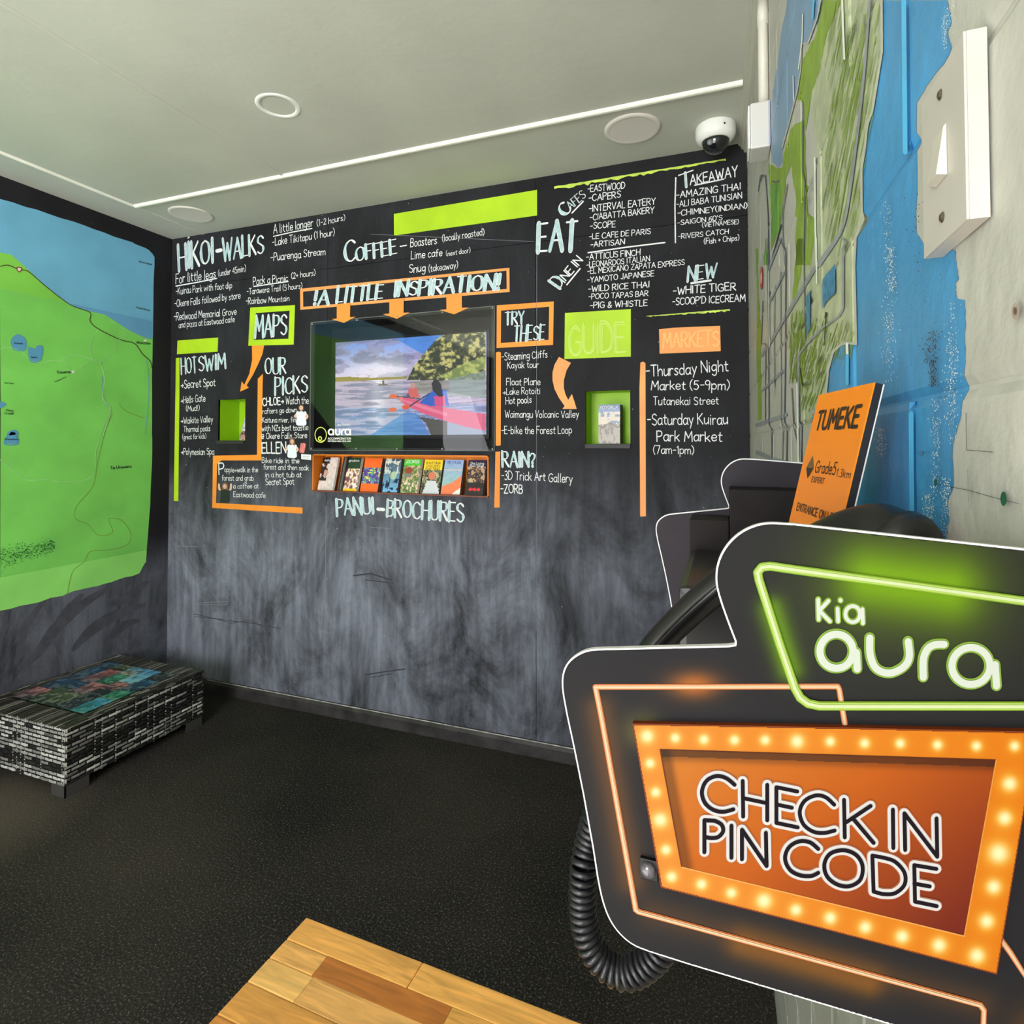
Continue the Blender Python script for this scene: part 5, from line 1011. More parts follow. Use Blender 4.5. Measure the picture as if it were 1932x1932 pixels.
for (a,b) in ((tx1-.001,ty0+.001),(tx1-.001,ty1-.001),(tx0+.001,ty0+.001),(tx0+.001,ty1-.001)):
    sx=-1 if a>-2.5 else 1; sy=1 if b<1.7 else -1; mb=MB(); mb.box((a,b,0.0005),(a+sx*.075,b+sy*.004,tz0+.004)).box((a,b,.0005),(a+sx*.004,b+sy*.085,tz0+.004)); mb.build('leg',M_leg,tr_o)
# collage: photographs laid as separate prints under the glass
gx0,gx1,gy0,gy1=tx0+.055,tx1-.068,ty0+.105,ty1-.085
cols=6; k=0; rs=random.Random(12)
PAL=[((60,160,210),(40,140,140)),((50,160,130),(30,120,90)),((80,170,230),(150,215,235)),((110,120,80),(40,60,40)),((190,200,210),(120,130,140)),((210,120,120),(90,70,80)),((40,60,60),(20,30,34)),((120,150,60),(60,90,50)),((90,170,220),(200,180,150)),((20,90,140),(40,60,80))]
for c in range(5):
    xa=gx0+(gx1-gx0)*c/5; xb=gx0+(gx1-gx0)*(c+1)/5-.0012; y=gy0
    while y<gy1-.03:
        l=rs.uniform(.07,.14); y2=min(y+l,gy1)
        if gy1-y2<.04: y2=gy1
        p=rs.choice(PAL) if c!=0 else rs.choice([PAL[0],PAL[1],PAL[2],PAL[9],PAL[5]]); im=Img(8,12); im.grad(p[1],p[0]); nn=vnoise(8,12,3,4,rs.randint(0,999),2); im.put((nn>.58),(226,230,224),.35).put((nn<.4),(24,60,60),.35)
        zz=tz1+.0006
        imgmesh('photo_print',im,quadfn((xa,y,zz),(xb,y,zz),(xb,y2-.0012,zz),(xa,y2-.0012,zz)),attr_mat('printed_cover',.35),tr_o); y=y2
bbox('glass_top',(gx0-.002,gy0-.002,tz1+.0015),(gx1+.002,gy1+.002,tz1+.0045),M_glass2,tr_o,bev=.0005)
# ------------------------------------------------------------------ butcher block table in the foreground
wt=thing('wooden_table','light butcher block table at the bottom edge of the picture','table',(-.444,.536,0)); wt.rotation_euler=(0,0,math.radians(-1.6)); wt['_loc']=0
del wt['_loc']
TH=.032; TZ=.75
def stave(x0,x1,y0,y1,c,i):
    m=mat('stave_%d'%i,c,.42,.4); 
    nt=m.node_tree; b=nt.nodes['Principled BSDF']; tc=nt.nodes.new('ShaderNodeTexCoord'); mp=nt.nodes.new('ShaderNodeMapping'); mp.inputs['Scale'].default_value=(3,26,3); mp.inputs['Location'].default_value=(i*3.1,i,0)
    n=nt.nodes.new('ShaderNodeTexNoise'); n.inputs['Scale'].default_value=4; n.inputs['Detail'].default_value=8; n.inputs['Distortion'].default_value=1.2
    r=nt.nodes.new('ShaderNodeValToRGB'); r.color_ramp.elements[0].position=.32;r.color_ramp.elements[1].position=.66; r.color_ramp.elements[0].color=rgb([v*.86 for v in c]); r.color_ramp.elements[1].color=rgb([min(255,v*1.06) for v in c])
    nt.links.new(tc.outputs['Object'],mp.inputs[0]);nt.links.new(mp.outputs[0],n.inputs['Vector']);nt.links.new(n.outputs['Fac'],r.inputs[0]);nt.links.new(r.outputs[0],b.inputs['Base Color'])
    ex0=.0 if x0<=.0001 else .0001
    return bbox('stave',(x0+ex0,y0+.0001,TZ-TH),(x1-.0002,y1-(.0 if y1>=-.0001 else .00015),TZ),m,wt,bev=.0014 if (y1>=-.0001 or x0<=.0001) else .0002)
rows=[(0,-.0305),(-.0305,-.0545),(-.0545,-.083),(-.083,-.118),(-.118,-.155),(-.155,-.195),(-.195,-.235)]
WC=[(222,172,98),(226,182,116),(214,166,92),(206,156,84),(230,190,128),(190,134,70),(216,170,100)]
rs=random.Random(3); i=0
spl={0:[.0,.15,.33,.535],1:[0,.055,.20,.45,.535],2:[0,.058,.36,.535],3:[0,.21,.535],4:[0,.1,.4,.535],5:[0,.3,.535],6:[0,.2,.535]}
ccl={(0,1):(226,176,100),(1,0):(222,176,108),(1,1):(178,116,56),(2,0):(224,186,118),(2,1):(216,172,108),(3,0):(208,158,86)}
for r,(y1,y0) in enumerate(rows):
    xsl=spl[r]
    for j in range(len(xsl)-1):
        c=ccl.get((r,j),WC[(i*3+r)%7]); c=(min(250,c[0]*1.06),c[1]*1.0,c[2]*.92); stave(xsl[j],xsl[j+1],y0,y1,c,i); i+=1
for (x,y) in ((.03,-.03),(.505,-.03),(.03,-.205),(.505,-.205)):
    bbox('leg',(x-.02,y-.02,.001),(x+.02,y+.02,TZ-TH-.0005),mat('table_leg_wood',(196,148,84),.5,.4,.06,20),wt,bev=.002)
# ------------------------------------------------------------------ check-in sign
YS=.27
def Ps(a,b,off=0): return Pb(a,b,off,YS)
xr=wx(YS)-.0015
out=[(1499,988),(1446,985),(1415,993),(1388,1009),(1367,1032),(1354,1058),(1349,1086),(1352,1112),(1362,1144),(1375,1180),(1387,1211),(1386,1216),(1376,1218),(1250,1221),(1130,1224),(1106,1226),(1084,1237),(1068,1252),(1060,1274),(1060,1300),(1068,1345),(1082,1410),(1100,1500),(1118,1600),(1128,1665),(1137,1705),(1150,1738),(1170,1765),(1195,1785),(1225,1796),(1300,1820),(1461,1868),(1676,1932),(2000,2028)]
def soften(P):
    R_=[P[0]]
    for i in range(1,len(P)-1):
        a,b,c=P[i-1],P[i],P[i+1]; l1=math.hypot(b[0]-a[0],b[1]-a[1]);l2=math.hypot(c[0]-b[0],c[1]-b[1]); t1=math.atan2(b[1]-a[1],b[0]-a[0]);t2=math.atan2(c[1]-b[1],c[0]-b[0]); d=abs((t2-t1+math.pi)%(2*math.pi)-math.pi)
        if .06<d<1.0:
            q=min(l1,l2)*.27; R_+=[(b[0]+(a[0]-b[0])*q/l1,b[1]+(a[1]-b[1])*q/l1),(b[0]+(c[0]-b[0])*q/l2,b[1]+(c[1]-b[1])*q/l2)]
        else: R_.append(b)
    return R_+[P[-1]]
out=soften(soften(out))
O=[Ps(a,b) for a,b in out]; O=[(p.x,p.z) for p in O]
def ext(p,q,x): t=(x-p[0])/(q[0]-p[0]); return (x,p[1]+(q[1]-p[1])*t)
tp=Ps(1932,1035); topr=ext(O[0],(tp.x,tp.z),xr); botr=ext(O[-2],O[-1],xr); O=[q for q in O if q[0]<xr]; POLY=[topr]+O+[botr]
sign=thing('check_in_sign','black illuminated-look check-in sign with green and orange printed neon','sign',(.04,YS,H-.25))
M_face=mat('sign_black_print',(26,24,27),.55,.08,.05,40); M_back=mat('sign_dark_back',(42,38,42),.6,.1,.05,30); M_brd=mat('house_brown_black',(24,20,19),.6,.1,.15,30)
def board(name,poly,y,th,mface,mback,parent,label):
    tri=[list(t) for t in tessellate_polygon([[Vector((a,b,0)) for a,b in poly]])]; n=len(poly); mb=MB()
    mb.add([(a,y,b) for a,b in poly],tri)
    ob=mesh(name,[(a,y,b) for a,b in poly]+[(a,y+th,b) for a,b in poly],[list(t) for t in tri]+[[i+n for i in t][::-1] for t in tri]+[[i,(i+1)%n,(i+1)%n+n,i+n] for i in range(n)],M_edge,parent,label)
    return ob
def inset(poly,d,keep_right=True):
    n=len(poly); out=[]; A=sum(poly[i][0]*poly[(i+1)%n][1]-poly[(i+1)%n][0]*poly[i][1] for i in range(n)); s=1 if A>0 else -1
    for i in range(n):
        p,q,r=poly[i-1],poly[i],poly[(i+1)%n]; e1=np.array([q[0]-p[0],q[1]-p[1]],float);e2=np.array([r[0]-q[0],r[1]-q[1]],float); e1/=np.linalg.norm(e1)+1e-9;e2/=np.linalg.norm(e2)+1e-9
        n1=np.array([-e1[1],e1[0]])*s;n2=np.array([-e2[1],e2[0]])*s; b=n1+n2; b/=max(np.dot(b,b)/2,.4); out.append((q[0]+b[0]*d,q[1]+b[1]*d))
    return out
board('board_core',POLY,YS,.003,None,None,sign,'white cut edge of the front board')
INS=inset(POLY,.00075); tri=[list(t) for t in tessellate_polygon([[Vector((a,b,0)) for a,b in INS]])]
mesh('printed_face',[(a,YS-.0002,b) for a,b in INS],tri,M_face,sign)
mesh('back_face',[(a,YS+.0032,b) for a,b in INS],[t[::-1] for t in tri],M_back,sign)
def ink(name,c,*a,**k):
    d=tuple((12.92*v if v<=.0031308 else 1.055*v**(1/2.4)-.055)*255 for v in (lin(x)*.40 for x in c)); k.setdefault('spec',.1); return mat(name,d,*a,**k)
# printed glow halos
def segd(X,Y,a,b):
    dx,dy=b[0]-a[0],b[1]-a[1]; t=np.clip(((X-a[0])*dx+(Y-a[1])*dy)/(dx*dx+dy*dy),0,1); return np.hypot(X-a[0]-t*dx,Y-a[1]-t*dy),t
SK=.43
def inpolyA(pts,X,Y):
    c=np.zeros(X.shape,bool)
    for i in range(len(pts)):
        (x0,y0),(x1,y1)=pts[i-1],pts[i]
        if y0==y1: continue
        c^=((y0>Y)!=(y1>Y))&(X<(x1-x0)*(Y-y0)/(y1-y0)+x0)
    return c
def glowgrid(x0,y0,x1,y1,nx,ny,fn,off,inside,name,label):
    xs_=np.linspace(x0,x1,nx+1);ys_=np.linspace(y0,y1,ny+1); X,Y=np.meshgrid(xs_,ys_); C=fn(X,Y); V=[];idx={}
    ins=inpolyA(inside,X,Y)
    Fc=[];ids=-np.ones(X.shape,int);cols=[]
    for j in range(ny):
        for i in range(nx):
            if ins[j,i] and ins[j,i+1] and ins[j+1,i] and ins[j+1,i+1]:
                q=[]
                for jj,ii in ((j+1,i),(j+1,i+1),(j,i+1),(j,i)):
                    if ids[jj,ii]<0: ids[jj,ii]=len(V); V.append(Ps(X[jj,ii],Y[jj,ii],off)); cols.append(C[jj,ii])
                    q.append(int(ids[jj,ii]))
                Fc.append(q)
    me=bpy.data.meshes.new(name); me.from_pydata([tuple(v) for v in V],[],Fc); me.update(); at=me.color_attributes.new('Col','FLOAT_COLOR','POINT')
    c=slin(np.array(cols))*SK; c=np.concatenate([c,np.ones((len(c),1))],1); at.data.foreach_set('color',c.astype(np.float32).ravel())
    me.transform(Matrix.Translation(-Vector(sign.location))); return link(name,me,attr_mat('sign_print',.55,0,.10),sign,label)
pin=[(a,b) for a,b in out[:-1]]
def inpoly(pts,x,y):
    c=False
    for i in range(len(pts)):
        (x0,y0),(x1,y1)=pts[i-1],pts[i]
        if (y0>y)!=(y1>y) and x<(x1-x0)*(y-y0)/(y1-y0)+x0: c=not c
    return c
bigp=[(2012,1044)]+out[:-1]+[(2012,2029)]; insp=[]
import functools
cxm,cym=1560,1450
inp=inset(bigp,2.6)
SG=dict(gl=[[(1438,1066),(1932,1132)],[(1432,1080),(1500,1295)],[(1540,1329),(1932,1329)]],)
def basecol(X,Y):
    C=np.zeros(X.shape+(3,)); C[:]=(36,34,37); pass
    def add(d,col,s,k): 
        nonlocal C; w=(k*np.exp(-(d/s)**2))[...,None]; C=C+(np.array(col)-C)*np.clip(w,0,1)
    d,_=segd(X,Y,(1640,1092),(1790,1112)); add(d,(142,196,0),58,.95); add(d,(110,150,20),140,.45)
    d,_=segd(X,Y,(1455,1150),(1490,1262)); add(d,(128,186,10),26,.75)
    d=np.hypot((X-1310)/1.9,(Y-1292)); add(d,(214,120,44),26,.85)
    d,_=segd(X,Y,(1130,1340),(1190,1660)); add(d,(150,92,40),30,.55)
    d,_=segd(X,Y,(1400,1778),(1640,1850)); add(d,(170,104,24),30,.75)
    d,_=segd(X,Y,(1230,1722),(1850,1893)); add(d,(110,70,34),30,.5)
    d=np.hypot((X-1212),(Y-1378)); add(d,(150,140,60),34,.6)
    d=np.hypot((X-1960),(Y-1960)); add(d,(150,84,24),60,.6)
    return C
glowgrid(1055,975,2012,2025,300,330,basecol,.0004,inp,'printed_glow','printed soft green and orange glow')
def ns(pts,w,m,nm,off,sm=False,closed=False,q=None,label=None):
    p=[q(a,b) for a,b in pts] if q else pts
    p=smooth(p,8,closed) if sm else p; V=[];Fc=[]; strip(V,Fc,p,lambda a,b:w/2,12)
    V3=[Ps(a,b,off+lv) for a,b,lv in V]; V3=[v if v.x<xr else Vector((xr,v.y,v.z)) for v in V3]
    return mesh(nm,V3,Fc,m,sign,label)
o1=ink('neon_orange_edge',(222,118,62),.4);o2=ink('neon_orange_core',(255,196,140),.4);o3=ink('neon_orange_heart',(255,226,190),.4)
g1=ink('neon_green_edge',(146,190,44),.4);g2=ink('neon_green_mid',(196,226,110),.4);g3=ink('neon_green_core',(232,244,190),.4)
n1=[S1(152,735),S1(1158,733),(1582,1310),(1594,1370)]
n1=[(1124,1295),(1580,1294),(1583,1300),(1594,1368)]
n2=[(1124,1295),(1135,1350),(1200,1714),(1205,1718),(1848,1893),(1855,1903),(1853,1960),(1853,1985)]
n3=[(1883,1765),(1905,1795),(2005,1925)]
for P_ in (n1,n2,n3):
    ns(P_,11,o1,'neon_line',.0006,label='orange printed neon line'); ns(P_,7.5,o2,'neon_line',.0008); ns(P_,2.6,o3,'neon_line',.0010)
gp=[(2004,1143),(1932,1133),(1700,1101),(1500,1074),(1452,1067),(1437,1069),(1429,1079),(1432,1094),(1470,1212),(1499,1296),(1509,1314),(1524,1325),(1545,1329.5),(1930,1329.5),(2004,1329)]
ns(gp,17,g1,'neon_line',.0012,label='green printed neon line'); ns(gp,13,g2,'neon_line',.0014); ns(gp,5.5,g3,'neon_line',.0016)
# Kia aura lettering
wl=ink('letter_white',(232,238,224),.4)
KI=[([(1080,372),(1082,455)],0),([(1122,378),(1085,418),(1128,462)],0),([(1160,410),(1162,462)],0),([(1172,374),(1172,377)],0),(E_(1222,432,30,33,12),2),([(1262,412),(1264,470)],0)]
AU=[(E_(1155,585,68,70,16),2),([(1237,590),(1240,658)],0),([(1292,530),(1294,600),(1318,655),(1372,675),(1428,652),(1454,610),(1450,545)],1),([(1512,692),(1512,620),(1530,575),(1560,558),(1598,556)],1),(E_(1708,645,78,76,16),2),([(1808,640),(1814,728)],0)]
for G_,w1,w2,nm in ((KI,12,7.2,'small_letter'),(AU,20.5,13.5,'large_letter')):
    for pts,k in G_: ns(pts,w1,g1 if nm=='small_letter' else ink('letter_lime',(150,190,70),.4),nm,.0006,sm=k>0,closed=k==2,q=S1)
    for pts,k in G_: ns(pts,w2,wl,nm,.0009,sm=k>0,closed=k==2,q=S1)
# marquee: raised panel with printed bulbs and lettering
mo=[(1195,1359),(1600,1366),(1949,1373),(1874,1825),(1562,1744),(1248,1665)]
mi=[(1247,1407),(1560,1416),(1872,1425),(1812.6,1752.5),(1550,1689),(1287.4,1626)]
mth=.0022
def panelmesh(nm,P_,off,th,m,par,label=None):
    n=len(P_); A=[Ps(a,b,off) for a,b in P_]; B=[Ps(a,b,off-th) for a,b in P_]
    # keep the sides square: back corners straight behind the front ones
    B=[Vector((p.x,p.y+th,p.z)) for p in A]
    tri=[list(t) for t in tessellate_polygon([[Vector((p.x,p.z,0)) for p in A]])]
    return mesh(nm,A+B,tri+[[i,(i+1)%n,(i+1)%n+n,i+n] for i in range(n)],m,par,label)
mM=.0032
panelmesh('marquee_panel',mo,mM,.0028,ink('marquee_side',(150,66,26),.5),sign,'raised orange marquee panel')
bulbs=[(378,925),(493,932),(610,938),(735,940),(860,940),(990,945),(1125,945),(1265,952),(1410,952),(1562,958),(1720,962),(1875,962)]
BU=[(*S1(a,b),15 if i in(0,5) else 11) for i,(a,b) in enumerate(bulbs)]
BU+= [(*S2(a,b),r) for a,b,r in ((390,72,11),(413,190,11),(432,303,16),(455,425,11.5),(478,535,12),(600,565,12),(722,600,12),(855,632,17),(985,668,13),(1125,700,14),(1268,738,14),(1418,775,15),(1568,810,16),(1722,852,17),(1855,152,16),(1835,292,16),(1810,435,22),(1790,572,16),(1762,712,16))]
def mcol(X,Y):
    C=np.zeros(X.shape+(3,)); C[:]=(226,134,34); t=np.clip((X-1200)/700,0,1)[...,None]; C=np.array((232,142,50))*(1-t)+np.array((228,126,8))*t
    inn=inpolyA(mi,X,Y)
    # inner field
    u=np.clip(((X-1250)*.55+(Y-1410)*.75)/560,0,1)[...,None]; I=np.array((216,128,44))*(1-u)+np.array((120,34,14))*u; I=np.where(u<.45,np.array((216,128,44))*(1-u/.45)+np.array((198,94,8))*(u/.45),np.array((198,94,8))*(1-(u-.45)/.55)+np.array((118,34,16))*((u-.45)/.55))
    dl_,_=segd(X,Y,mi[0],mi[5]); dt_,_=segd(X,Y,mi[0],mi[2]); w=np.clip(1-dl_/17,0,1)[...,None]; I=np.where((dl_<14)[...,None],I*.68,I); I=np.where((dt_<13)[...,None],I*.5,I); I=I*(1-.25*np.exp(-((dt_-13)/9)**2)*(dt_>=13))[...,None]*(1-.25*np.exp(-((dl_-14)/7)**2)*(dl_>=14))[...,None]
    C=np.where(inn[...,None],I,C)
    for bx_,by_,r in BU:
        d=np.hypot(X-bx_,Y-by_); m_=(~inn)[...,None]
        C=np.where(m_,C+(np.array((250,204,96))-C)*np.clip(.85*np.exp(-(d/(r*1.15))**2),0,1)[...,None],C); C=np.where(m_,C+(np.array((252,244,190))-C)*np.clip(.95*np.exp(-(d/(r*.75))**2.5),0,1)[...,None],C)
    return C
glowgrid(1190,1352,1952,1830,520,330,mcol,mM+.0002,[(1197,1361),(1600,1367.5),(1947,1375),(1872.5,1822),(1562,1742),(1250,1663)],'marquee_print','printed orange marquee with glowing bulb pattern')
for pp_,cc_ in (([mi[0],mi[1],mi[2]],(96,40,8)),([mi[5],mi[0]],(120,56,14)),([mi[2],mi[3]],(244,160,70)),([mi[3],mi[4],mi[5]],(250,176,90))):
    ns(pp_,2.4,ink('marquee_lip_%d'%cc_[0],cc_,.5),'marquee_lip',mM+.0003)
M_ltk=mat('letter_black',(16,10,16),.6,.05);M_ltw=ink('letter_outline_white',(236,232,230),.4);M_lth=ink('letter_halo',(214,128,90),.4)
LT=[([(735,155),(700,128),(660,120),(620,140),(602,185),(615,230),(650,258),(690,265),(730,255)],1),([(768,140),(770,285)],0),([(868,155),(868,300)],0),([(770,210),(868,230)],0),([(990,182),(905,165),(905,310),(992,328)],0),([(905,235),(968,248)],0),
([(1140,235),(1105,205),(1065,198),(1020,220),(1000,265),(1015,315),(1055,345),(1100,350),(1142,340)],1),([(1180,215),(1183,368)],0),([(1288,240),(1188,307)],0),([(1215,290),(1300,390)],0),([(1378,255),(1380,410)],0),([(1428,418),(1425,270),(1558,445),(1555,290)],0),
([(612,430),(612,300),(655,302)],0),([(655,302),(682,318),(688,345),(668,368),(640,372),(614,368)],1),([(722,322),(722,452)],0),([(765,458),(765,338),(865,485),(862,350)],0),([(1075,415),(1040,388),(995,385),(955,410),(940,455),(960,500),(1000,522),(1045,525),(1075,512)],1),
([(1180,420),(1230,440),(1255,485),(1245,540),(1200,566),(1150,558),(1110,525),(1100,475),(1125,433)],2),([(1330,448),(1295,442),(1300,588),(1335,598)],0),([(1330,448),(1385,465),(1425,510),(1425,560),(1385,595),(1335,598)],1),([(1555,495),(1465,480),(1468,628),(1556,646)],0),([(1465,555),(1528,566)],0)]
for w_,m_,of,nm in ((21.5,M_lth,.0004,'letter_halo'),(18.5,M_ltw,.0006,'letter_outline'),(7.4,M_ltk,.0008,'letter')):
    for pts,k in LT: ns(pts,w_,m_,nm,mM+of,sm=k>0,closed=k==2,q=S2)
# small black lock with domed lens at the panel's lower left
lk=S2(382,515); c=Ps(*lk)
bbox('lock_plate',(c.x-.0037,YS-.0022,c.z-.0046),(c.x+.0042,YS-.0003,c.z+.0046),M_dark,sign,bev=.0004)
mb=MB(); lathe(mb,(c.x,YS-.0022,c.z),[(.0035,0),(.0033,-.001),(.0024,-.0018),(.0012,-.0022),(0,-.0022)],'y',20); mb.build('lock_dome',mat('lock_gloss',(70,66,70),.15,.6,.3,300),sign,'glossy domed lock',smooth=True)
# rear board of the sign, seen from its back
xl=POLY[19][0] if False else min(p[0] for p in POLY); r1=ray(1237,1000); YR=xl/(r1[0]/r1[1])
zo=Pb(1360,957,0,YR).z-Ps(1387,1216).z
RP=[(min(a,wx(YR)-.0015),b+zo) for a,b in POLY]
board('rear_board',RP,YR,.003,None,None,sign,'rear board seen from behind with white cut edge')
RI=inset(RP,.0011); tri=[list(t) for t in tessellate_polygon([[Vector((a,b,0)) for a,b in RI]])]
mesh('rear_board_back',[(a,YR-.0003,b) for a,b in RI],tri,M_back,sign)
# stepped housing that joins the two boards to the wall
hy=YR-.045
def hb_(px0,px1,pt_,zlow,y0,y1,nm,m,lb=None,xmax=None):
    x0=xs(px0,y0); x1=xmax or xs(px1,y0); zt_=Pb(px0,pt_,0,y0).z; return bbox(nm,(x0,y0,zlow),(x1,y1,zt_),m,sign,lb,bev=.0012)
hb_(1300,1374,979,H-.30,hy,YR-.0006,'housing',M_brd,'dark brown stepped housing behind the front board'); hb_(1375,1500,923,H-.30,hy-.002,YR-.0006,'housing',M_brd,None,wx(YR)-.002)
# intercom phone
ph=thing('intercom_phone','black wall phone with handset mounted between the two sign boards','telephone',(.05,.48,H-.30))
yb0=.455; bx0=xs(1277,yb0); bz=Pb(1300,1108,0,yb0).z
bbox('phone_body',(bx0,yb0,H-.31),(wx(yb0)-.003,hy-.004,bz),mat('phone_black',(26,24,25),.32,.5,.1,20),ph,bev=.006)
hp=[(1214,1246,.40,.0082),(1238,1217,.40,.0090),(1275,1178,.405,.0095),(1330,1128,.41,.0100),(1395,1080,.41,.0108),(1460,1062,.405,.0120),(1530,1040,.395,.0140),(1600,1018,.38,.0165),(1655,1014,.37,.0190),(1690,1030,.362,.0195)]
pts=[];rr=[]
for a,b,y,r in hp: pts.append(tuple(Pb(a,b,0,y))+(r,))
sp_=smooth(pts,5); P3=[p[:3] for p in sp_]; RR=[p[3] for p in sp_]
mb=MB(); tube(mb,P3,RR,20); mb.build('handset',mat('handset_black',(17,15,15),.3,.4,.05,20),ph,'glossy black curved handset',smooth=True)
for off_ in (-.35,.35):
    mb=MB(); q=[Vector(p)+Vector((0,-RR[i]*.92,RR[i]*off_)) for i,p in enumerate(P3[2:30])]; tube(mb,q,.0009,6); mb.build('grip_ridge',mat('handset_black',(30,27,27)),ph)
e=Vector(P3[-1]); d=(Vector(P3[-1])-Vector(P3[-4])).normalized()
mb=MB(); tube(mb,[e,e+d*.006,e+d*.011,e+d*.013],[.0212,.0212,.019,.012],24); mb.build('earpiece',mat('phone_black',(26,24,25)),ph,smooth=True)
e0=Vector(P3[0]); d0=(Vector(P3[0])-Vector(P3[3])).normalized(); mb=MB(); tube(mb,[e0,e0+d0*.006,e0+d0*.011],[.0105,.0115,.0105],20); mb.build('mouthpiece',MC['phone_black'],ph,smooth=True)
# coiled cord
yc=.292; cl_=[(1150,1470),(1128,1530),(1112,1585),(1101,1640),(1099,1695),(1103,1745),(1118,1790),(1145,1822),(1180,1836),(1215,1822),(1243,1795),(1262,1760),(1275,1720)]
CL=[tuple(Pb(a,b,0,yc+ (0.004 if i<3 else 0))) for i,(a,b) in enumerate(cl_)]; CL=smooth(CL,60); CLv=[Vector(p) for p in CL]
s=[0]
for i in range(1,len(CLv)): s.append(s[-1]+(CLv[i]-CLv[i-1]).length)
tot=s[-1]; turns=int(tot/.0037); N_=turns*14; hp_=[]; rad_h=.0057
up_=Vector((0,-1,0))
for k in range(N_+1):
    L_=tot*k/N_; i=min(max(int(np.searchsorted(s,L_)),1),len(s)-1); t=(L_-s[i-1])/(s[i]-s[i-1]+1e-9); p=CLv[i-1].lerp(CLv[i],t); tg=(CLv[min(i+3,len(CLv)-1)]-CLv[max(i-4,0)]).normalized(); b_=tg.cross(up_).normalized(); n_=b_.cross(tg); a=2*math.pi*turns*k/N_
    hp_.append(p+(n_*math.cos(a)+b_*math.sin(a))*rad_h)
mb=MB(); tube(mb,hp_,.00172,7); mb.build('coiled_cord',mat('cord_black',(17,17,21),.34,.4,.05,20),ph,'dark grey coiled cord hanging below the sign',smooth=True)
# ------------------------------------------------------------------ orange trail plate leaning on the wall
pn=Vector((-.194,.98,0)).normalized()
Tn=Pb(1652,722,0,.42); Tf=None
r2=ray(1548,742); # far top corner: along pn from Tn
best=None
for k in range(1,400):
    t=k*.0005; p=Tn+pn*t; pxp=CX+F*((math.cos(YAW)*p.x+math.sin(YAW)*p.y)/(-math.sin(YAW)*p.x+math.cos(YAW)*p.y))
    if pxp<=1548: Tf=p; break
Wd=(Tf-Tn).length
# tilt: bottom comes out from the wall
side=Vector((-pn.y,pn.x,0))   # away from the wall
if side.x>0: side=-side
tilt=math.radians(13); dn=(Vector((0,0,-1))*math.cos(tilt)+side*math.sin(tilt)).normalized(); fn=pn.cross(dn); 
if fn.x>0: fn=-fn
zbot=bz+.001; Ht=(Tn.z-zbot)/(-dn.z)
pl=thing('trail_plate','orange trail sign plate leaning on the blue wall above the check-in sign','sign',tuple((Tn+Tf)/2+dn*Ht)) 
def PT(u,v,o=0): return Tf-pn*(Wd*u)+dn*(Ht*v)+fn*o   # u from far(left) to near(right), v down
def slab(nm,o0,o1,m,lb=None,sh=0):
    A=[PT(sh*.02,0,o1),PT(1,0,o1),PT(1,1,o1),PT(sh*.02,1,o1)];B=[PT(0,0,o0),PT(1,0,o0),PT(1,1,o0),PT(0,1,o0)]
    return mesh(nm,A+B,[[0,1,2,3],[7,6,5,4],[0,4,5,1],[1,5,6,2],[2,6,7,3],[3,7,4,0]],m,pl,lb)
slab('orange_face',0,.0009,mat('plate_orange',(218,122,8),.28,.5,.03,6)); slab('black_core',-.0045,-.0001,mat('plate_black_edge',(16,14,18),.4),'black edge of the plate'); slab('white_backing',-.0054,-.0046,M_edge)
def ptext(s,u0,u1,v,hv,m,w=1.3,nm='plate_lettering',sq=1):
    st,tw=layout(s,0,2.3); V=[];Fc=[]
    for q in st: strip(V,Fc,q,lambda a,b:w*.5,8)
    return mesh(nm,[PT(u0+(u1-u0)*x/tw,v-hv*y/10,.0012+lv) for x,y,lv in V],Fc,m,pl)
pb=mat('plate_print_black',(26,22,20),.4)
ptext('TUMEKE',.12,.90,.19,.092,pb,w=2.0); ptext('Grade5',.32,.72,.412,.058,pb,w=1.1); ptext('1.3km',.75,.98,.418,.036,pb,w=.9); ptext('EXPERT',.30,.56,.462,.027,pb,w=1.4); ptext('ENTRANCE ON LEFT',.12,1.25 if False else .96,.62,.038,pb,w=1.6)
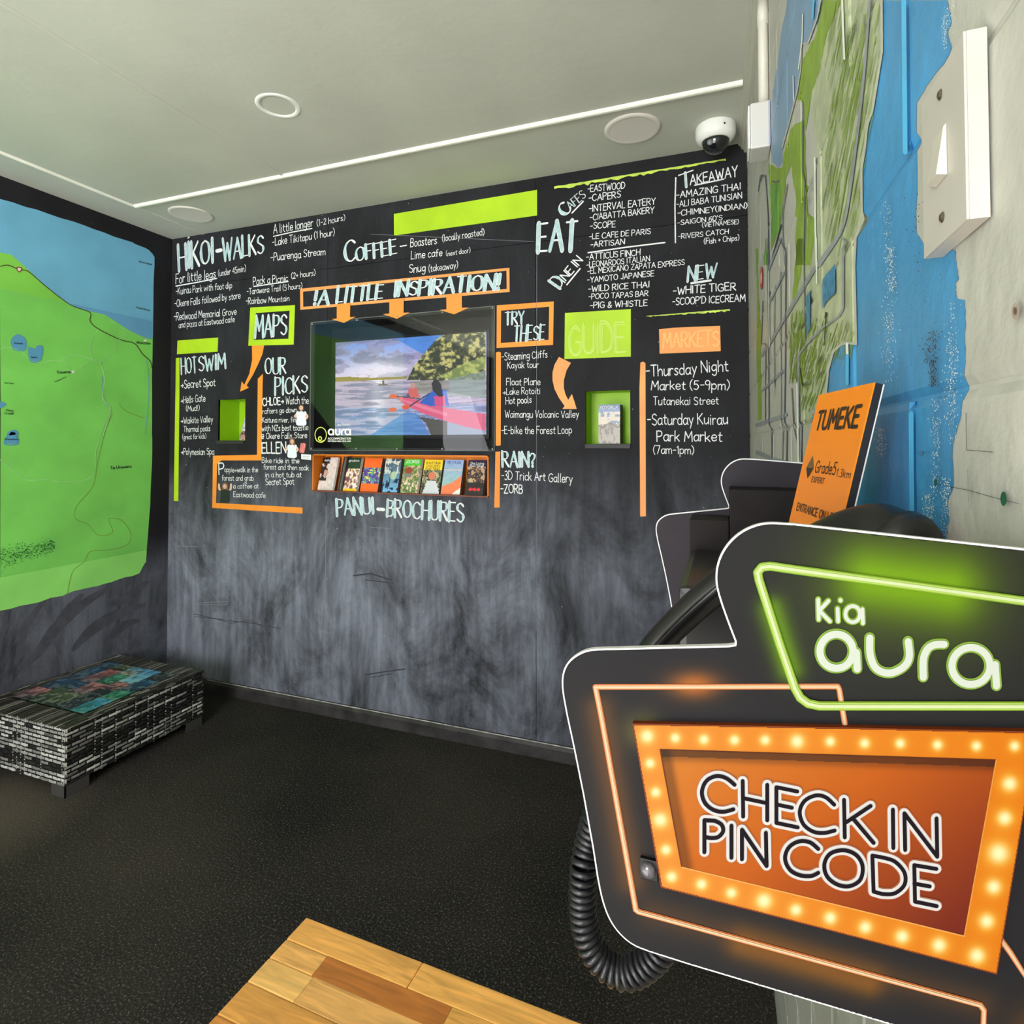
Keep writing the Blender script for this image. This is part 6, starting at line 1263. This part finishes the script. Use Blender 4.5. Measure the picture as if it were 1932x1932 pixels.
for pts,m_ in (([(.12,.388),(.20,.328),(.28,.388),(.20,.448)],mat('plate_diamond_grey',(96,74,40),.4)),([(.12,.394),(.28,.394),(.20,.448)],pb)): mesh('grade_diamond',[PT(a,b,.0011+.0002*(m_ is pb)) for a,b in pts],[list(range(len(pts)))],m_,pl)
# ------------------------------------------------------------------ behind the viewer: door frames of the openings
MD=mat('door_frame_dark',(52,52,54),.5)
d1=MB()
for (a,b) in (((OY0,0),(OY0+.05,OZ)),((OY1-.05,0),(OY1,OZ)),((OY0,OZ-.05),(OY1,OZ))): d1.box((-L-.07,a[0],a[1]),(-L-.02,b[0],b[1]))
d1.build('door_1',MD,kind='structure')
d2=MB()
for (a,b) in (((RX0,0),(RX0+.05,2.25)),((RX1-.05,0),(RX1,2.25)),((RX0,2.2),(RX1,2.25)),((-1.25,0),(-1.2,2.25))): d2.box((a[0],REAR-.07,a[1]),(b[0],REAR-.03,b[1]))
d2.build('door_2',MD,kind='structure')
def under(thing_,pname,names):
    par=[c for c in thing_.children if c.name.split('.')[0]==pname][0]
    for c in list(thing_.children):
        if c.name.split('.')[0] in names and c is not par: c.parent=par
under(ph,'handset',('grip_ridge','earpiece','mouthpiece')); under(sign,'lock_plate',('lock_dome',)); under(sign,'marquee_panel',('marquee_print','marquee_lip','letter','letter_outline','letter_halo'))
under(sign,'printed_face',('printed_glow','neon_line','small_letter','large_letter')); under(sign,'rear_board',('rear_board_back',)); under(tv,'casing',('screen',)); under(cov,'cover_sheet',('cover_edge','logo_ring','logo_swirl','logo_letter'))
under(bk,'cover',('title',)); under(pl,'orange_face',('plate_lettering','grade_diamond')); under(ls_,'face_plate',('rocker','screw')); under(dc,'dome',('lens',))
for o in list(bpy.data.objects):
    n_=o.name.split('.')[0]
    if n_=='brochure' and any(c.name.startswith('title') for c in o.children): under(o,'cover',('title',))
    if n_=='ceiling_cover_plate': o['group']='round flush cover plates in the ceiling'
    if n_=='photo_sticker': o['group']='cut out staff photos stuck on the black wall'
for o in bpy.data.objects:
    if '_loc' in o.keys(): del o['_loc']
